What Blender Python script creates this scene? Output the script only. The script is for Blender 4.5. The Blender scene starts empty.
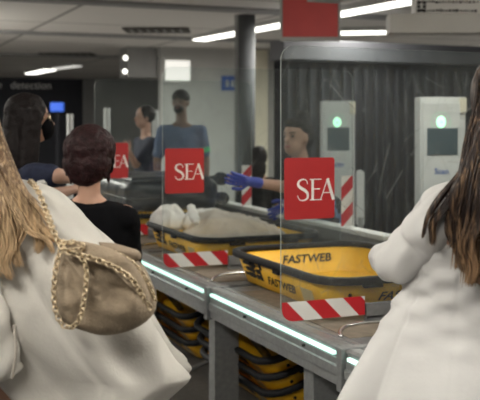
import bpy, bmesh, math, random
from mathutils import Vector, Matrix, noise
random.seed(7)
sc = bpy.context.scene
COL = sc.collection
PI = math.pi
# ---------------------------------------------------------------- camera frame
H = 1.58; F = 930.0; HZ = 123.0
TH = math.atan(395/930.0); CT, ST = math.cos(TH), math.sin(TH)
RV = Vector((CT, -ST, 0)); FV = Vector((ST, CT, 0)); UP = Vector((0, 0, 1))
def W(px, py, d):
    "a point seen at pixel px,py at a depth of d metres"
    return RV*((px-240)/F*d) + FV*d + Vector((0, 0, H-(py-HZ)/F*d))
def onX(px, py, X):
    return W(px, py, X/(ST+CT*(px-240)/F))
cam = bpy.data.cameras.new('camera'); co = bpy.data.objects.new('camera', cam); COL.objects.link(co)
co.location = (0, 0, H); co.rotation_euler = (PI/2, 0, -TH)
cam.sensor_width = 36; cam.lens = F/480*36; cam.shift_y = -77/480
cam.clip_end = 100; cam.clip_start = .05
cam.dof.use_dof = True; cam.dof.focus_distance = 2.95; cam.dof.aperture_fstop = 5.2
sc.camera = co
sc.view_settings.view_transform = 'Standard'; sc.view_settings.look = 'None'
sc.view_settings.gamma = 1; sc.view_settings.exposure = 0.03

# ---------------------------------------------------------------- materials
def mat(name, col, rough=.6, metal=0, noisy=0, nscale=20, bump=0, bscale=60, emit=None, estr=1, spec=.5):
    m = bpy.data.materials.new(name); m.use_nodes = True
    nt = m.node_tree; b = nt.nodes['Principled BSDF']
    b.inputs['Base Color'].default_value = (*col, 1); b.inputs['Roughness'].default_value = rough
    b.inputs['Metallic'].default_value = metal; b.inputs['Specular IOR Level'].default_value = spec
    tc = nt.nodes.new('ShaderNodeTexCoord')
    n = nt.nodes.new('ShaderNodeTexNoise'); n.inputs['Scale'].default_value = nscale
    n.inputs['Detail'].default_value = 4
    nt.links.new(tc.outputs['Object'], n.inputs['Vector'])
    r = nt.nodes.new('ShaderNodeValToRGB')
    k = noisy
    r.color_ramp.elements[0].position = .3; r.color_ramp.elements[1].position = .7
    r.color_ramp.elements[0].color = (*[max(0, c*(1-k)) for c in col], 1)
    r.color_ramp.elements[1].color = (*[min(1, c*(1+k)) for c in col], 1)
    nt.links.new(n.outputs['Fac'], r.inputs['Fac']); nt.links.new(r.outputs['Color'], b.inputs['Base Color'])
    if bump:
        n2 = nt.nodes.new('ShaderNodeTexNoise'); n2.inputs['Scale'].default_value = bscale; n2.inputs['Detail'].default_value = 3
        nt.links.new(tc.outputs['Object'], n2.inputs['Vector'])
        bp = nt.nodes.new('ShaderNodeBump'); bp.inputs['Strength'].default_value = bump; bp.inputs['Distance'].default_value = .01
        nt.links.new(n2.outputs['Fac'], bp.inputs['Height']); nt.links.new(bp.outputs['Normal'], b.inputs['Normal'])
    if emit:
        b.inputs['Emission Color'].default_value = (*emit, 1); b.inputs['Emission Strength'].default_value = estr
    return m
M = {}
M['alu'] = mat('brushed aluminium', (.33, .34, .34), .42, .55, .12, 40)
M['alu_dark'] = mat('dull aluminium', (.24, .245, .25), .5, .4, .15, 30)
M['steel'] = mat('polished steel', (.62, .62, .61), .25, .9, .1, 30)
M['tan'] = mat('tan worn mat', (.24, .20, .155), .75, 0, .2, 18)
M['led'] = mat('led strip', (.7, .9, .85), .5, emit=(.62, 1.0, .86), estr=1.25)
M['yellow'] = mat('yellow tray plastic', (.92, .50, .015), .42, 0, .1, 9, .05, 40)
M['rim'] = mat('black tray rim', (.012, .012, .014), .6, 0, .3, 30, spec=.25)
M['ink'] = mat('black print', (.015, .014, .012), .6)
M['foil'] = mat('silver sticker', (.55, .45, .25), .5, 0, .2, 60)
M['red'] = mat('red sign film', (.42, .020, .022), .45, 0, .06, 8)
M['redboard'] = mat('pale red board', (.72, .085, .08), .5, 0, .05, 6)
M['white'] = mat('white letter film', (.82, .80, .76), .5, 0, .03)
M['jacket'] = mat('white jacket cloth', (.64, .63, .62), .75, 0, .02, 6, .05, 90)
M['blouse'] = mat('ivory blouse cloth', (.60, .575, .53), .8, 0, .03, 5, .1, 120)
M['skin'] = mat('skin', (.52, .30, .21), .55, 0, .08, 12)
M['skin2'] = mat('warm skin', (.50, .30, .22), .55, 0, .08, 12)
M['skin3'] = mat('brown skin', (.20, .115, .08), .6, 0, .08, 12)
M['lip'] = mat('lips', (.38, .12, .11), .5)
M['eye'] = mat('eye', (.03, .02, .018), .3)
M['black'] = mat('black cloth', (.005, .005, .006), .9, 0, .2, 30, .15, 60, spec=.08)
M['navy'] = mat('navy cloth', (.013, .018, .045), .85, 0, .2, 30, .15, 60)
M['blueshirt'] = mat('pale blue uniform shirt', (.085, .13, .23), .8, 0, .1, 20)
M['blueshirt2'] = mat('light blue uniform shirt', (.16, .24, .42), .8, 0, .1, 20)
M['glove'] = mat('blue nitrile glove', (.03, .06, .42), .4, 0, .1, 20)
M['trouser'] = mat('dark trousers', (.02, .022, .03), .85, 0, .2, 30)
M['shoe'] = mat('black shoe leather', (.015, .014, .014), .4)
M['taupe'] = mat('taupe suede', (.29, .225, .155), .8, 0, .15, 25, .35, 160)
M['taupe2'] = mat('taupe suede lining', (.235, .18, .125), .85, 0, .15, 25, .35, 160)
M['chain'] = mat('antique gold chain', (.62, .50, .34), .34, .75, .25, 60)
M['grey_cloth'] = mat('grey beige jersey', (.50, .455, .40), .9, 0, .08, 15, .2, 50)
M['white_cloth'] = mat('white cotton', (.75, .73, .70), .9, 0, .05, 15, .2, 50)
M['case'] = mat('dark grey suitcase fabric', (.022, .025, .034), .4, 0, .3, 12, .3, 30)
M['kiosk'] = mat('pale grey enamel', (.60, .62, .61), .45, 0, .04, 5)
M['screen'] = mat('dark blue screen', (.055, .085, .10), .3, 0, .1, 9)
M['greenlight'] = mat('green lamp', (.5, 1, .7), .4, emit=(.45, 1, .62), estr=1.6)
M['greenring'] = mat('green ring', (.2, .6, .35), .4, emit=(.1, .62, .32), estr=.5)
M['blueprint'] = mat('blue print', (.03, .1, .38), .5)
M['bluelamp'] = mat('blue lit display', (.03, .1, .5), .4, emit=(.02, .12, .7), estr=.6)
M['col'] = mat('grey column paint', (.085, .09, .095), .85, 0, .06, 8)
M['col_l'] = mat('pale column strip', (.34, .345, .34), .6, 0, .06, 8)
M['darkwall'] = mat('dark cladding', (.016, .0165, .02), .9, 0, .1, 5, spec=.15)
M['darkwall2'] = mat('dark slat', (.030, .031, .036), .95, 0, .1, 5, spec=.1)
M['fascia'] = mat('grey fascia', (.085, .088, .098), .6, 0, .06, 3)
M['wall'] = mat('pale grey wall paint', (.50, .50, .48), .85, 0, .05, 2)
M['wall2'] = mat('grey wall paint', (.30, .30, .295), .85, 0, .05, 2)
M['cream'] = mat('cream panel', (.70, .66, .52), .7, 0, .03, 4)
M['floor'] = mat('grey terrazzo', (.13, .125, .12), .45, 0, .2, 30)
M['lamp'] = mat('fluorescent diffuser', (.9, .9, .85), .5, emit=(1, .97, .88), estr=3.2)
M['dimlamp'] = mat('dim diffuser', (.9, .9, .85), .5, emit=(1, .97, .9), estr=.7)
M['lampbody'] = mat('lamp housing', (.5, .5, .48), .6)
M['vent'] = mat('dark vent', (.06, .055, .045), .7, 0, .3, 20)
M['signbox'] = mat('beige board', (.62, .60, .56), .7, 0, .04, 3)
M['signbox2'] = mat('white board', (.82, .80, .76), .7, 0, .04, 3)
M['paleedge'] = mat('acrylic edge', (.42, .47, .45), .3, emit=None)
M['hairdark'] = mat('black hair', (.009, .006, .006), .6, 0, .3, 60, .4, 90, spec=.2)
M['hairred'] = mat('dark red hair', (.022, .006, .007), .55, 0, .5, 40, .6, 110, spec=.25)
M['green'] = mat('green tape', (.05, .5, .2), .5)

def hairmat(name, dark, light, z0, z1, sc_=140):
    m = bpy.data.materials.new(name); m.use_nodes = True; nt = m.node_tree
    b = nt.nodes['Principled BSDF']; b.inputs['Roughness'].default_value = .42
    tc = nt.nodes.new('ShaderNodeTexCoord'); sp = nt.nodes.new('ShaderNodeSeparateXYZ')
    nt.links.new(tc.outputs['Object'], sp.inputs[0])
    mr = nt.nodes.new('ShaderNodeMapRange'); mr.inputs[1].default_value = z0; mr.inputs[2].default_value = z1
    nt.links.new(sp.outputs['Z'], mr.inputs[0])
    n = nt.nodes.new('ShaderNodeTexNoise'); n.inputs['Scale'].default_value = sc_
    mp = nt.nodes.new('ShaderNodeMapping'); mp.inputs['Scale'].default_value = (1, 1, .1)
    nt.links.new(tc.outputs['Object'], mp.inputs[0]); nt.links.new(mp.outputs[0], n.inputs['Vector'])
    ad = nt.nodes.new('ShaderNodeMath'); ad.operation = 'MULTIPLY_ADD'; ad.inputs[1].default_value = 2.6; ad.inputs[2].default_value = -1.35
    nt.links.new(n.outputs['Fac'], ad.inputs[0])
    a2 = nt.nodes.new('ShaderNodeMath'); a2.operation = 'ADD'; a2.use_clamp = True
    nt.links.new(mr.outputs[0], a2.inputs[0]); nt.links.new(ad.outputs[0], a2.inputs[1])
    mx = nt.nodes.new('ShaderNodeMix'); mx.data_type = 'RGBA'
    mx.inputs[6].default_value = (*dark, 1); mx.inputs[7].default_value = (*light, 1)
    nt.links.new(a2.outputs[0], mx.inputs[0]); nt.links.new(mx.outputs[2], b.inputs['Base Color'])
    return m
M['hairblonde'] = hairmat('blonde hair', (.14, .08, .04), (.66, .47, .28), 1.52, 1.30)
M['hairbrown'] = hairmat('brown hair', (.022, .011, .008), (.36, .22, .12), 1.38, 1.20)

def stripes(name, period, c1, c2, slope=1.0):
    m = bpy.data.materials.new(name); m.use_nodes = True; nt = m.node_tree
    b = nt.nodes['Principled BSDF']; b.inputs['Roughness'].default_value = .5
    tc = nt.nodes.new('ShaderNodeTexCoord'); sp = nt.nodes.new('ShaderNodeSeparateXYZ')
    nt.links.new(tc.outputs['Object'], sp.inputs[0])
    ma = nt.nodes.new('ShaderNodeMath'); ma.operation = 'MULTIPLY_ADD'; ma.inputs[1].default_value = slope
    nt.links.new(sp.outputs['Z'], ma.inputs[0]); nt.links.new(sp.outputs['X'], ma.inputs[2])
    dv = nt.nodes.new('ShaderNodeMath'); dv.operation = 'DIVIDE'; dv.inputs[1].default_value = period
    nt.links.new(ma.outputs[0], dv.inputs[0])
    fr = nt.nodes.new('ShaderNodeMath'); fr.operation = 'FRACT'; nt.links.new(dv.outputs[0], fr.inputs[0])
    gt = nt.nodes.new('ShaderNodeMath'); gt.operation = 'GREATER_THAN'; gt.inputs[1].default_value = .5
    nt.links.new(fr.outputs[0], gt.inputs[0])
    mx = nt.nodes.new('ShaderNodeMix'); mx.data_type = 'RGBA'
    mx.inputs[6].default_value = (*c1, 1); mx.inputs[7].default_value = (*c2, 1)
    nt.links.new(gt.outputs[0], mx.inputs[0]); nt.links.new(mx.outputs[2], b.inputs['Base Color'])
    return m
M['tape'] = stripes('red and white warning film', .178, (.50, .012, .02), (.74, .73, .70), 1.0)
M['tape_v'] = stripes('red and white warning film upright', .17, (.74, .73, .70), (.50, .02, .03), -1.0)

def glass(name, haze, scratch):
    m = bpy.data.materials.new(name); m.use_nodes = True; nt = m.node_tree
    for n in list(nt.nodes): nt.nodes.remove(n)
    out = nt.nodes.new('ShaderNodeOutputMaterial')
    tr = nt.nodes.new('ShaderNodeBsdfTransparent'); tr.inputs[0].default_value = (.93, .955, .95, 1)
    gl = nt.nodes.new('ShaderNodeBsdfGlossy'); gl.inputs['Roughness'].default_value = .03
    fr = nt.nodes.new('ShaderNodeFresnel'); fr.inputs[0].default_value = 1.45
    m1 = nt.nodes.new('ShaderNodeMixShader')
    nt.links.new(fr.outputs[0], m1.inputs[0]); nt.links.new(tr.outputs[0], m1.inputs[1]); nt.links.new(gl.outputs[0], m1.inputs[2])
    df = nt.nodes.new('ShaderNodeBsdfTranslucent'); df.inputs[0].default_value = (.8, .85, .85, 1)
    d2 = nt.nodes.new('ShaderNodeBsdfDiffuse'); d2.inputs[0].default_value = (.75, .8, .8, 1)
    md = nt.nodes.new('ShaderNodeMixShader'); md.inputs[0].default_value = .5
    nt.links.new(df.outputs[0], md.inputs[1]); nt.links.new(d2.outputs[0], md.inputs[2])
    tc = nt.nodes.new('ShaderNodeTexCoord')
    acc = None
    for i, (rz, s, dens) in enumerate([(.6, 3.0, .62), (-.9, 2.6, .62), (1.9, 3.6, .66), (.1, 4.2, .66), (-.3, 2.2, .64)]):
        mp = nt.nodes.new('ShaderNodeMapping'); mp.inputs['Rotation'].default_value = (0, rz, 0)
        mp.inputs['Location'].default_value = (i*3.3, 0, i*1.7)
        mp.inputs['Scale'].default_value = (s*1.5, 0, s*.45)
        nt.links.new(tc.outputs['Object'], mp.inputs[0])
        w = nt.nodes.new('ShaderNodeTexVoronoi'); w.feature = 'DISTANCE_TO_EDGE'; w.inputs['Scale'].default_value = 2.2
        nt.links.new(mp.outputs[0], w.inputs['Vector'])
        lt = nt.nodes.new('ShaderNodeMath'); lt.operation = 'LESS_THAN'; lt.inputs[1].default_value = .0034
        nt.links.new(w.outputs['Distance'], lt.inputs[0])
        ns = nt.nodes.new('ShaderNodeTexNoise'); ns.inputs['Scale'].default_value = 5.5
        mp2 = nt.nodes.new('ShaderNodeMapping'); mp2.inputs['Location'].default_value = (i*7.1, 0, i*2.9)
        nt.links.new(tc.outputs['Object'], mp2.inputs[0]); nt.links.new(mp2.outputs[0], ns.inputs['Vector'])
        g = nt.nodes.new('ShaderNodeMath'); g.operation = 'GREATER_THAN'; g.inputs[1].default_value = dens-.10
        nt.links.new(ns.outputs['Fac'], g.inputs[0])
        mu = nt.nodes.new('ShaderNodeMath'); mu.operation = 'MULTIPLY'
        nt.links.new(lt.outputs[0], mu.inputs[0]); nt.links.new(g.outputs[0], mu.inputs[1])
        if acc is None: acc = mu.outputs[0]
        else:
            mm = nt.nodes.new('ShaderNodeMath'); mm.operation = 'MAXIMUM'
            nt.links.new(acc, mm.inputs[0]); nt.links.new(mu.outputs[0], mm.inputs[1]); acc = mm.outputs[0]
    sm = nt.nodes.new('ShaderNodeMath'); sm.operation = 'MULTIPLY'; sm.inputs[1].default_value = scratch
    nt.links.new(acc, sm.inputs[0])
    ns = nt.nodes.new('ShaderNodeTexNoise'); ns.inputs['Scale'].default_value = 3
    nt.links.new(tc.outputs['Object'], ns.inputs['Vector'])
    hz = nt.nodes.new('ShaderNodeMath'); hz.operation = 'MULTIPLY'; hz.inputs[1].default_value = haze*2
    nt.links.new(ns.outputs['Fac'], hz.inputs[0])
    ad = nt.nodes.new('ShaderNodeMath'); ad.operation = 'ADD'; nt.links.new(sm.outputs[0], ad.inputs[0]); nt.links.new(hz.outputs[0], ad.inputs[1])
    m2 = nt.nodes.new('ShaderNodeMixShader')
    nt.links.new(ad.outputs[0], m2.inputs[0]); nt.links.new(m1.outputs[0], m2.inputs[1]); nt.links.new(md.outputs[0], m2.inputs[2])
    nt.links.new(m2.outputs[0], out.inputs[0])
    return m
M['glass'] = glass('scratched acrylic', .030, .20)
M['glass_clear'] = glass('lightly scratched acrylic', .016, .12)

# ---------------------------------------------------------------- helpers
def finish(name, bm, material, parent=None, smooth=False, org=None):
    me = bpy.data.meshes.new(name)
    if org is not None: bmesh.ops.translate(bm, verts=bm.verts, vec=-Vector(org))
    bmesh.ops.recalc_face_normals(bm, faces=bm.faces)
    bm.to_mesh(me); bm.free()
    for m in (material if isinstance(material, list) else [material]): me.materials.append(m)
    if smooth:
        for p in me.polygons: p.use_smooth = True
    o = bpy.data.objects.new(name, me); COL.objects.link(o)
    if org is not None: o.location = org
    if parent: adopt(o, parent)
    return o
def wm(o):
    m = o.matrix_basis.copy()
    while o.parent:
        m = o.parent.matrix_basis @ o.matrix_parent_inverse @ m if False else o.parent.matrix_basis @ m
        o = o.parent
    return m
def adopt(o, parent):
    "parent while keeping the place given in world coordinates"
    o.matrix_basis = wm(parent).inverted() @ o.matrix_basis
    o.parent = parent
def tag(o, label=None, cat=None, group=None, kind=None):
    if label: o['label'] = label
    if cat: o['category'] = cat
    if group: o['group'] = group
    if kind: o['kind'] = kind
    return o
def empty(name, loc, label, cat, group=None):
    o = bpy.data.objects.new(name, None); COL.objects.link(o); o.location = loc
    o.empty_display_size = .1
    return tag(o, label, cat, group)
def box(bm, x0, x1, y0, y1, z0, z1, bev=0):
    vs = [bm.verts.new((x, y, z)) for x in (x0, x1) for y in (y0, y1) for z in (z0, z1)]
    f = [(0, 1, 3, 2), (4, 6, 7, 5), (0, 4, 5, 1), (2, 3, 7, 6), (0, 2, 6, 4), (1, 5, 7, 3)]
    fs = [bm.faces.new([vs[i] for i in q]) for q in f]
    if bev:
        es = list({e for q in fs for e in q.edges})
        bmesh.ops.bevel(bm, geom=es, offset=bev, segments=2, profile=.5, affect='EDGES')
    return vs
def obox(bm, c, u, v, w, hu, hv, hw, bev=0):
    c = Vector(c); vs = []
    for a in (-1, 1):
        for b in (-1, 1):
            for d in (-1, 1): vs.append(bm.verts.new(c+u*hu*a+v*hv*b+w*hw*d))
    f = [(0, 1, 3, 2), (4, 6, 7, 5), (0, 4, 5, 1), (2, 3, 7, 6), (0, 2, 6, 4), (1, 5, 7, 3)]
    fs = [bm.faces.new([vs[i] for i in q]) for q in f]
    if bev:
        es = list({e for q in fs for e in q.edges})
        bmesh.ops.bevel(bm, geom=es, offset=bev, segments=2, profile=.5, affect='EDGES')
def prism(bm, pts, off, mi=0, mside=None):
    "polygon of 3-D pts extruded by vector off"
    a = [bm.verts.new(Vector(p)) for p in pts]; b = [bm.verts.new(Vector(p)+Vector(off)) for p in pts]
    f1 = bm.faces.new(a); f2 = bm.faces.new(b[::-1]); f1.material_index = f2.material_index = mi
    for i in range(len(a)):
        j = (i+1) % len(a)
        f = bm.faces.new((a[i], b[i], b[j], a[j])); f.material_index = mi if mside is None else mside
def rrect(x0, x1, z0, z1, r, n=6, corners=(1, 1, 1, 1)):
    "rounded rectangle; corners: bl br tr tl"
    pts = []
    for k, (cx, cz, a0) in enumerate([(x0+r, z0+r, PI), (x1-r, z0+r, 1.5*PI), (x1-r, z1-r, 0), (x0+r, z1-r, .5*PI)]):
        if corners[k]:
            for i in range(n+1):
                a = a0+i*PI/2/n; pts.append((cx+r*math.cos(a), cz+r*math.sin(a)))
        else: pts.append(((x0, x1, x1, x0)[k], (z0, z0, z1, z1)[k]))
    return pts
def tube(bm, path, r, seg=8, cap=True, radii=None, flat=1.0):
    path = [Vector(p) for p in path]; rings = []
    prev = None
    for i, p in enumerate(path):
        t = (path[min(i+1, len(path)-1)]-path[max(i-1, 0)]).normalized()
        if prev is None:
            a = t.cross(UP) if abs(t.z) < .95 else t.cross(Vector((1, 0, 0)))
        else: a = prev - t*prev.dot(t)
        a.normalize(); prev = a; b = t.cross(a)
        rr = radii[i] if radii else r
        rings.append([bm.verts.new(p+(a*math.cos(k*2*PI/seg)+b*math.sin(k*2*PI/seg)*flat)*rr) for k in range(seg)])
    for i in range(len(rings)-1):
        for k in range(seg):
            j = (k+1) % seg
            bm.faces.new((rings[i][k], rings[i][j], rings[i+1][j], rings[i+1][k]))
    if cap:
        bm.faces.new(rings[0][::-1]); bm.faces.new(rings[-1])
def smooth_path(pts, n=8):
    pts = [Vector(p) for p in pts]; out = []
    for i in range(len(pts)-1):
        p0 = pts[max(i-1, 0)]; p1 = pts[i]; p2 = pts[i+1]; p3 = pts[min(i+2, len(pts)-1)]
        for k in range(n):
            t = k/n
            out.append(.5*((2*p1)+(-p0+p2)*t+(2*p0-5*p1+4*p2-p3)*t*t+(-p0+3*p1-3*p2+p3)*t**3))
    out.append(pts[-1]); return out
def loft(bm, rings, cap=True):
    vr = [[bm.verts.new(p) for p in r] for r in rings]; n = len(vr[0])
    for i in range(len(vr)-1):
        for k in range(n):
            j = (k+1) % n
            bm.faces.new((vr[i][k], vr[i][j], vr[i+1][j], vr[i+1][k]))
    if cap:
        bm.faces.new(vr[0][::-1]); bm.faces.new(vr[-1])
def ell(bm, c, axes, r, seg=20):
    "ellipsoid: axes = three unit vectors, r = three radii"
    m = Matrix.Identity(4)
    for i in range(3):
        for j in range(3): m[j][i] = axes[i][j]*r[i]
    m = Matrix.Translation(Vector(c)) @ m
    bmesh.ops.create_uvsphere(bm, u_segments=seg, v_segments=seg//2+2, radius=1, matrix=m)
XYZ = (Vector((1, 0, 0)), Vector((0, 1, 0)), Vector((0, 0, 1)))
def cap(bm, p0, p1, r0, r1, n=7):
    "tapered rounded limb"
    p0, p1 = Vector(p0), Vector(p1); L = (p1-p0).length
    t = (p1-p0)/max(L, 1e-6); pts = []; rad = []
    for i in range(5):
        a = -PI/2*(1-i/4.001); pts.append(p0+t*r0*math.sin(a)); rad.append(max(r0*math.cos(a), .0008))
    for i in range(1, 4): pts.append(p0.lerp(p1, i/4)); rad.append(r0+(r1-r0)*i/4)
    for i in range(5):
        a = PI/2*i/4.001; pts.append(p1+t*r1*math.sin(a)); rad.append(max(r1*math.cos(a), .0008))
    tube(bm, pts, 0, 14, True, rad)
def bake(o):
    "keep the evaluated surface as a plain mesh"
    bpy.context.view_layer.update()
    dg = bpy.context.evaluated_depsgraph_get()
    me = bpy.data.meshes.new_from_object(o.evaluated_get(dg), depsgraph=dg)
    old = o.data; o.modifiers.clear(); o.data = me
    me.name = o.name
    return o
def blob(name, bm, material, voxel=.01, parent=None, sm=4, disp=0, dsize=.1, smf=.5):
    "one continuous skin over all the volumes in bm"
    o = finish(name, bm, material)
    r = o.modifiers.new('r', 'REMESH'); r.mode = 'VOXEL'; r.voxel_size = voxel; r.use_smooth_shade = True
    s = o.modifiers.new('s', 'SMOOTH'); s.iterations = sm; s.factor = smf
    if disp:
        tx = bpy.data.textures.new(name, 'CLOUDS'); tx.noise_scale = dsize; tx.noise_depth = 2
        d = o.modifiers.new('d', 'DISPLACE'); d.texture = tx; d.strength = disp; d.mid_level = .5; d.texture_coords = 'GLOBAL'
    bake(o)
    for p in o.data.polygons: p.use_smooth = True
    if not o.data.materials: o.data.materials.append(material)
    if parent: adopt(o, parent)
    return o
def text(name, s, size, material, origin, u, v, parent=None, thick=.0008, shear=0, stretch=1, align='LEFT', bold=0):
    cu = bpy.data.curves.new(name, 'FONT'); cu.body = s; cu.size = size; cu.extrude = thick; cu.shear = shear
    cu.align_x = align; cu.offset = bold
    t = bpy.data.objects.new('tmp', cu); COL.objects.link(t); bpy.context.view_layer.update()
    dg = bpy.context.evaluated_depsgraph_get()
    me = bpy.data.meshes.new_from_object(t.evaluated_get(dg), depsgraph=dg)
    bpy.data.objects.remove(t)
    u = Vector(u).normalized(); v = Vector(v).normalized(); w = u.cross(v)
    m = Matrix(((u.x*stretch, v.x, w.x, origin[0]), (u.y*stretch, v.y, w.y, origin[1]), (u.z*stretch, v.z, w.z, origin[2]), (0, 0, 0, 1)))
    me.transform(m); me.materials.clear(); me.materials.append(material); me.name = name
    o = bpy.data.objects.new(name, me); COL.objects.link(o)
    if parent: adopt(o, parent)
    return o
def copy_tree(o, parent=None):
    c = o.copy(); COL.objects.link(c)
    if parent: c.parent = parent
    for ch in list(o.children): copy_tree(ch, c)
    return c

# ---------------------------------------------------------------- the room
CEIL = H+1.3
XL, XR, YB, YF = -4.0, 13.0, -5.0, 27.0
def struct(name, bm, m): return tag(finish(name, bm, m), kind='structure')
b = bmesh.new(); box(b, XL, XR, YB, YF, -.1, 0); struct('floor', b, M['floor'])
def ceilmat():
    m = mat('ceiling tiles', (.74, .72, .68), .9); nt = m.node_tree; bs = nt.nodes['Principled BSDF']
    tc = nt.nodes.new('ShaderNodeTexCoord'); mp = nt.nodes.new('ShaderNodeMapping'); nt.links.new(tc.outputs['Object'], mp.inputs[0])
    br = nt.nodes.new('ShaderNodeTexBrick'); br.offset = 0; br.inputs['Scale'].default_value = 1
    br.inputs['Brick Width'].default_value = 2.4; br.inputs['Row Height'].default_value = 3.0; br.inputs['Mortar Size'].default_value = .03
    br.inputs['Color1'].default_value = (.74, .72, .68, 1); br.inputs['Color2'].default_value = (.67, .65, .61, 1); br.inputs['Mortar'].default_value = (.3, .29, .27, 1)
    nt.links.new(mp.outputs[0], br.inputs['Vector']); nt.links.new(br.outputs['Color'], bs.inputs['Base Color'])
    return m
b = bmesh.new(); box(b, XL, XR, YB, YF, CEIL, CEIL+.1); struct('ceiling', b, ceilmat())
b = bmesh.new(); box(b, XL-.1, XL, YB, YF, 0, CEIL); struct('wall_left', b, M['wall2'])
b = bmesh.new(); box(b, XR, XR+.1, YB, YF, 0, CEIL); struct('wall_right', b, M['wall2'])
b = bmesh.new(); box(b, XL, XR, YF, YF+.1, 0, CEIL); struct('wall_back', b, M['wall2'])
b = bmesh.new(); box(b, XL, XR, YB-.1, YB, 0, CEIL); struct('wall_front', b, M['wall2'])
# shallow beams crossing the ceiling
for i, y in enumerate((5.2, 9.6, 13.2, 17.5)):
    b = bmesh.new(); box(b, XL, XR, y, y+.25, CEIL-.035, CEIL)
    struct('trim_%d' % (i+1), b, M['wall2'])
# pale partition wall in the middle distance
b = bmesh.new(); box(b, 4.95, 8.5, 15.1, 15.25, 0, CEIL-.001); struct('wall_middle', b, M['wall'])
b = bmesh.new(); box(b, 4.42, 4.945, 15.3, 15.8, 2.36, CEIL-.001); struct('wall_bulkhead', b, M['wall2'])

def light(name, loc, sx, sy, power, rot=(0, 0, 0), col=(1, .96, .88)):
    L = bpy.data.lights.new(name, 'AREA'); L.shape = 'RECTANGLE'; L.size = sx; L.size_y = sy; L.energy = power; L.color = col
    o = bpy.data.objects.new(name, L); COL.objects.link(o); o.location = loc; o.rotation_euler = rot
    return o
def ceiling_lamp(c, along, L, w, label, power, material='lamp', group=None):
    c = Vector(c); u = Vector(along).normalized(); v = UP.cross(u)
    t = empty('ceiling_light', (c.x, c.y, CEIL), label, 'ceiling light', group)
    b = bmesh.new(); obox(b, (c.x, c.y, CEIL-.03), u, v, UP, L/2, w/2+.02, .03, .005); finish('housing', b, M['lampbody'], t)
    b = bmesh.new(); obox(b, (c.x, c.y, CEIL-.07), u, v, UP, L/2-.02, w/2, .012, .005); finish('diffuser', b, M[material], t)
    if power:
        l = light('lamp_glow', (c.x, c.y, CEIL-.095), L, w, power); l.rotation_euler = (0, 0, math.atan2(u.y, u.x))
        adopt(l, t)
    return t
# the long fluorescent line over the lanes
A = W(200, 38, 13.6); Bp = W(415, -1, 9.6)
def atceil(px, py):
    d = 1.25*F/(HZ-py); return W(px, py, d)
a = atceil(199, 39); c_ = atceil(420, -2)
ceiling_lamp((a+c_)/2, c_-a, (c_-a).length, .22, 'long bright fluorescent line light running away over the lanes', 200)
a = atceil(325, 32); c_ = atceil(390, 31)
ceiling_lamp((a+c_)/2, c_-a, (c_-a).length, .30, 'short bright ceiling light right of the hanging red sign', 25)
a = atceil(31, 73); c_ = atceil(50, 69)
ceiling_lamp((a+c_)/2, c_-a, (c_-a).length+.1, .28, 'small bright ceiling light far off above the dark wall at left', 25)
a = atceil(55, 68); c_ = atceil(78, 65)
ceiling_lamp((a+c_)/2, c_-a, (c_-a).length, .2, 'dim ceiling light far off, right of the small bright one', 0, 'dimlamp')
k = 0  # unseen ceiling lamps added as fill for the hall and the people
for x, y, p in [(-.9, .3, 66), (2.5, .9, 62), (-.8, 3.2, 45), (4.6, 3.4, 26), (-1.5, 8.0, 60), (6.4, 5.5, 22), (3.0, 4.7, 26), (.3, 12.5, 260), (11.6, 12.2, 110), (11.2, 18, 90), (-2.5, 18, 120)]:
    tt = ceiling_lamp((x, y, 0), (0, 1, 0), 1.8, .25, 'ceiling light fitted out of the picture above the hall', p, 'lamp', 'ceiling lights outside the picture')
    l = light('fill_uplight', (x, y, CEIL-.45), 1.8, .2, p*.5, (PI, 0, PI/2)); adopt(l, tt)  # upward fill added to brighten the ceiling; its rods and tray are invented too
    for s_ in (-1, 1):
        b = bmesh.new(); tube(b, [(x, y+s_*.7, CEIL-.43), (x, y+s_*.7, CEIL-.06)], .006, 6); finish('fill_rod', b, M['lampbody'], tt)
    b = bmesh.new(); box(b, x-.12, x+.12, y-.92, y+.92, CEIL-.48, CEIL-.46); finish('fill_tray', b, M['lampbody'], tt)

# vents and small spots
for px, py, L_, lab in [(157, 33, .9, 'dark ceiling vent left of the long fluorescent light'), (68, 56.5, 1.0, 'dark vent strip in the ceiling above the far left lights')]:
    p = atceil(px, py); t = empty('ceiling_vent', (p.x, p.y, CEIL), lab, 'ceiling vent')
    b = bmesh.new(); obox(b, (p.x, p.y, CEIL-.012), RV, FV, UP, L_/2, .3, .012); finish('frame', b, M['vent'], t)
    for i in range(7):
        b = bmesh.new(); obox(b, Vector((p.x, p.y, CEIL-.03))+RV*(i-3)*L_/8, RV, FV, UP, .015, .27, .008); finish('slat', b, M['wall2'], t)
for px, py, d, lab in [(125, 58, 16, 'upper of two round spot lamps on the grey bulkhead'), (124, 71.5, 15.9, 'lower of two round spot lamps on the grey bulkhead')]:
    pass
for px, py, lab in [(125, 58, 'upper round spot lamp on the left end of the grey bulkhead'), (124.5, 71.5, 'lower round spot lamp on the left end of the grey bulkhead')]:
    Y = 15.25 if px < 170 else 15.05
    d = Y/(CT-ST*(px-240)/F); p = W(px, py, d)
    t = empty('spot_lamp', p, lab, 'spot lamp')
    b = bmesh.new(); tube(b, [p+Vector((0, .05, 0)), p+Vector((0, -.03, 0))], .045, 14); finish('housing', b, M['lampbody'], t)
    b = bmesh.new(); ell(b, p+Vector((0, -.03, 0)), XYZ, (.04, .03, .04)); finish('bulb', b, M['lamp'], t)
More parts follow.
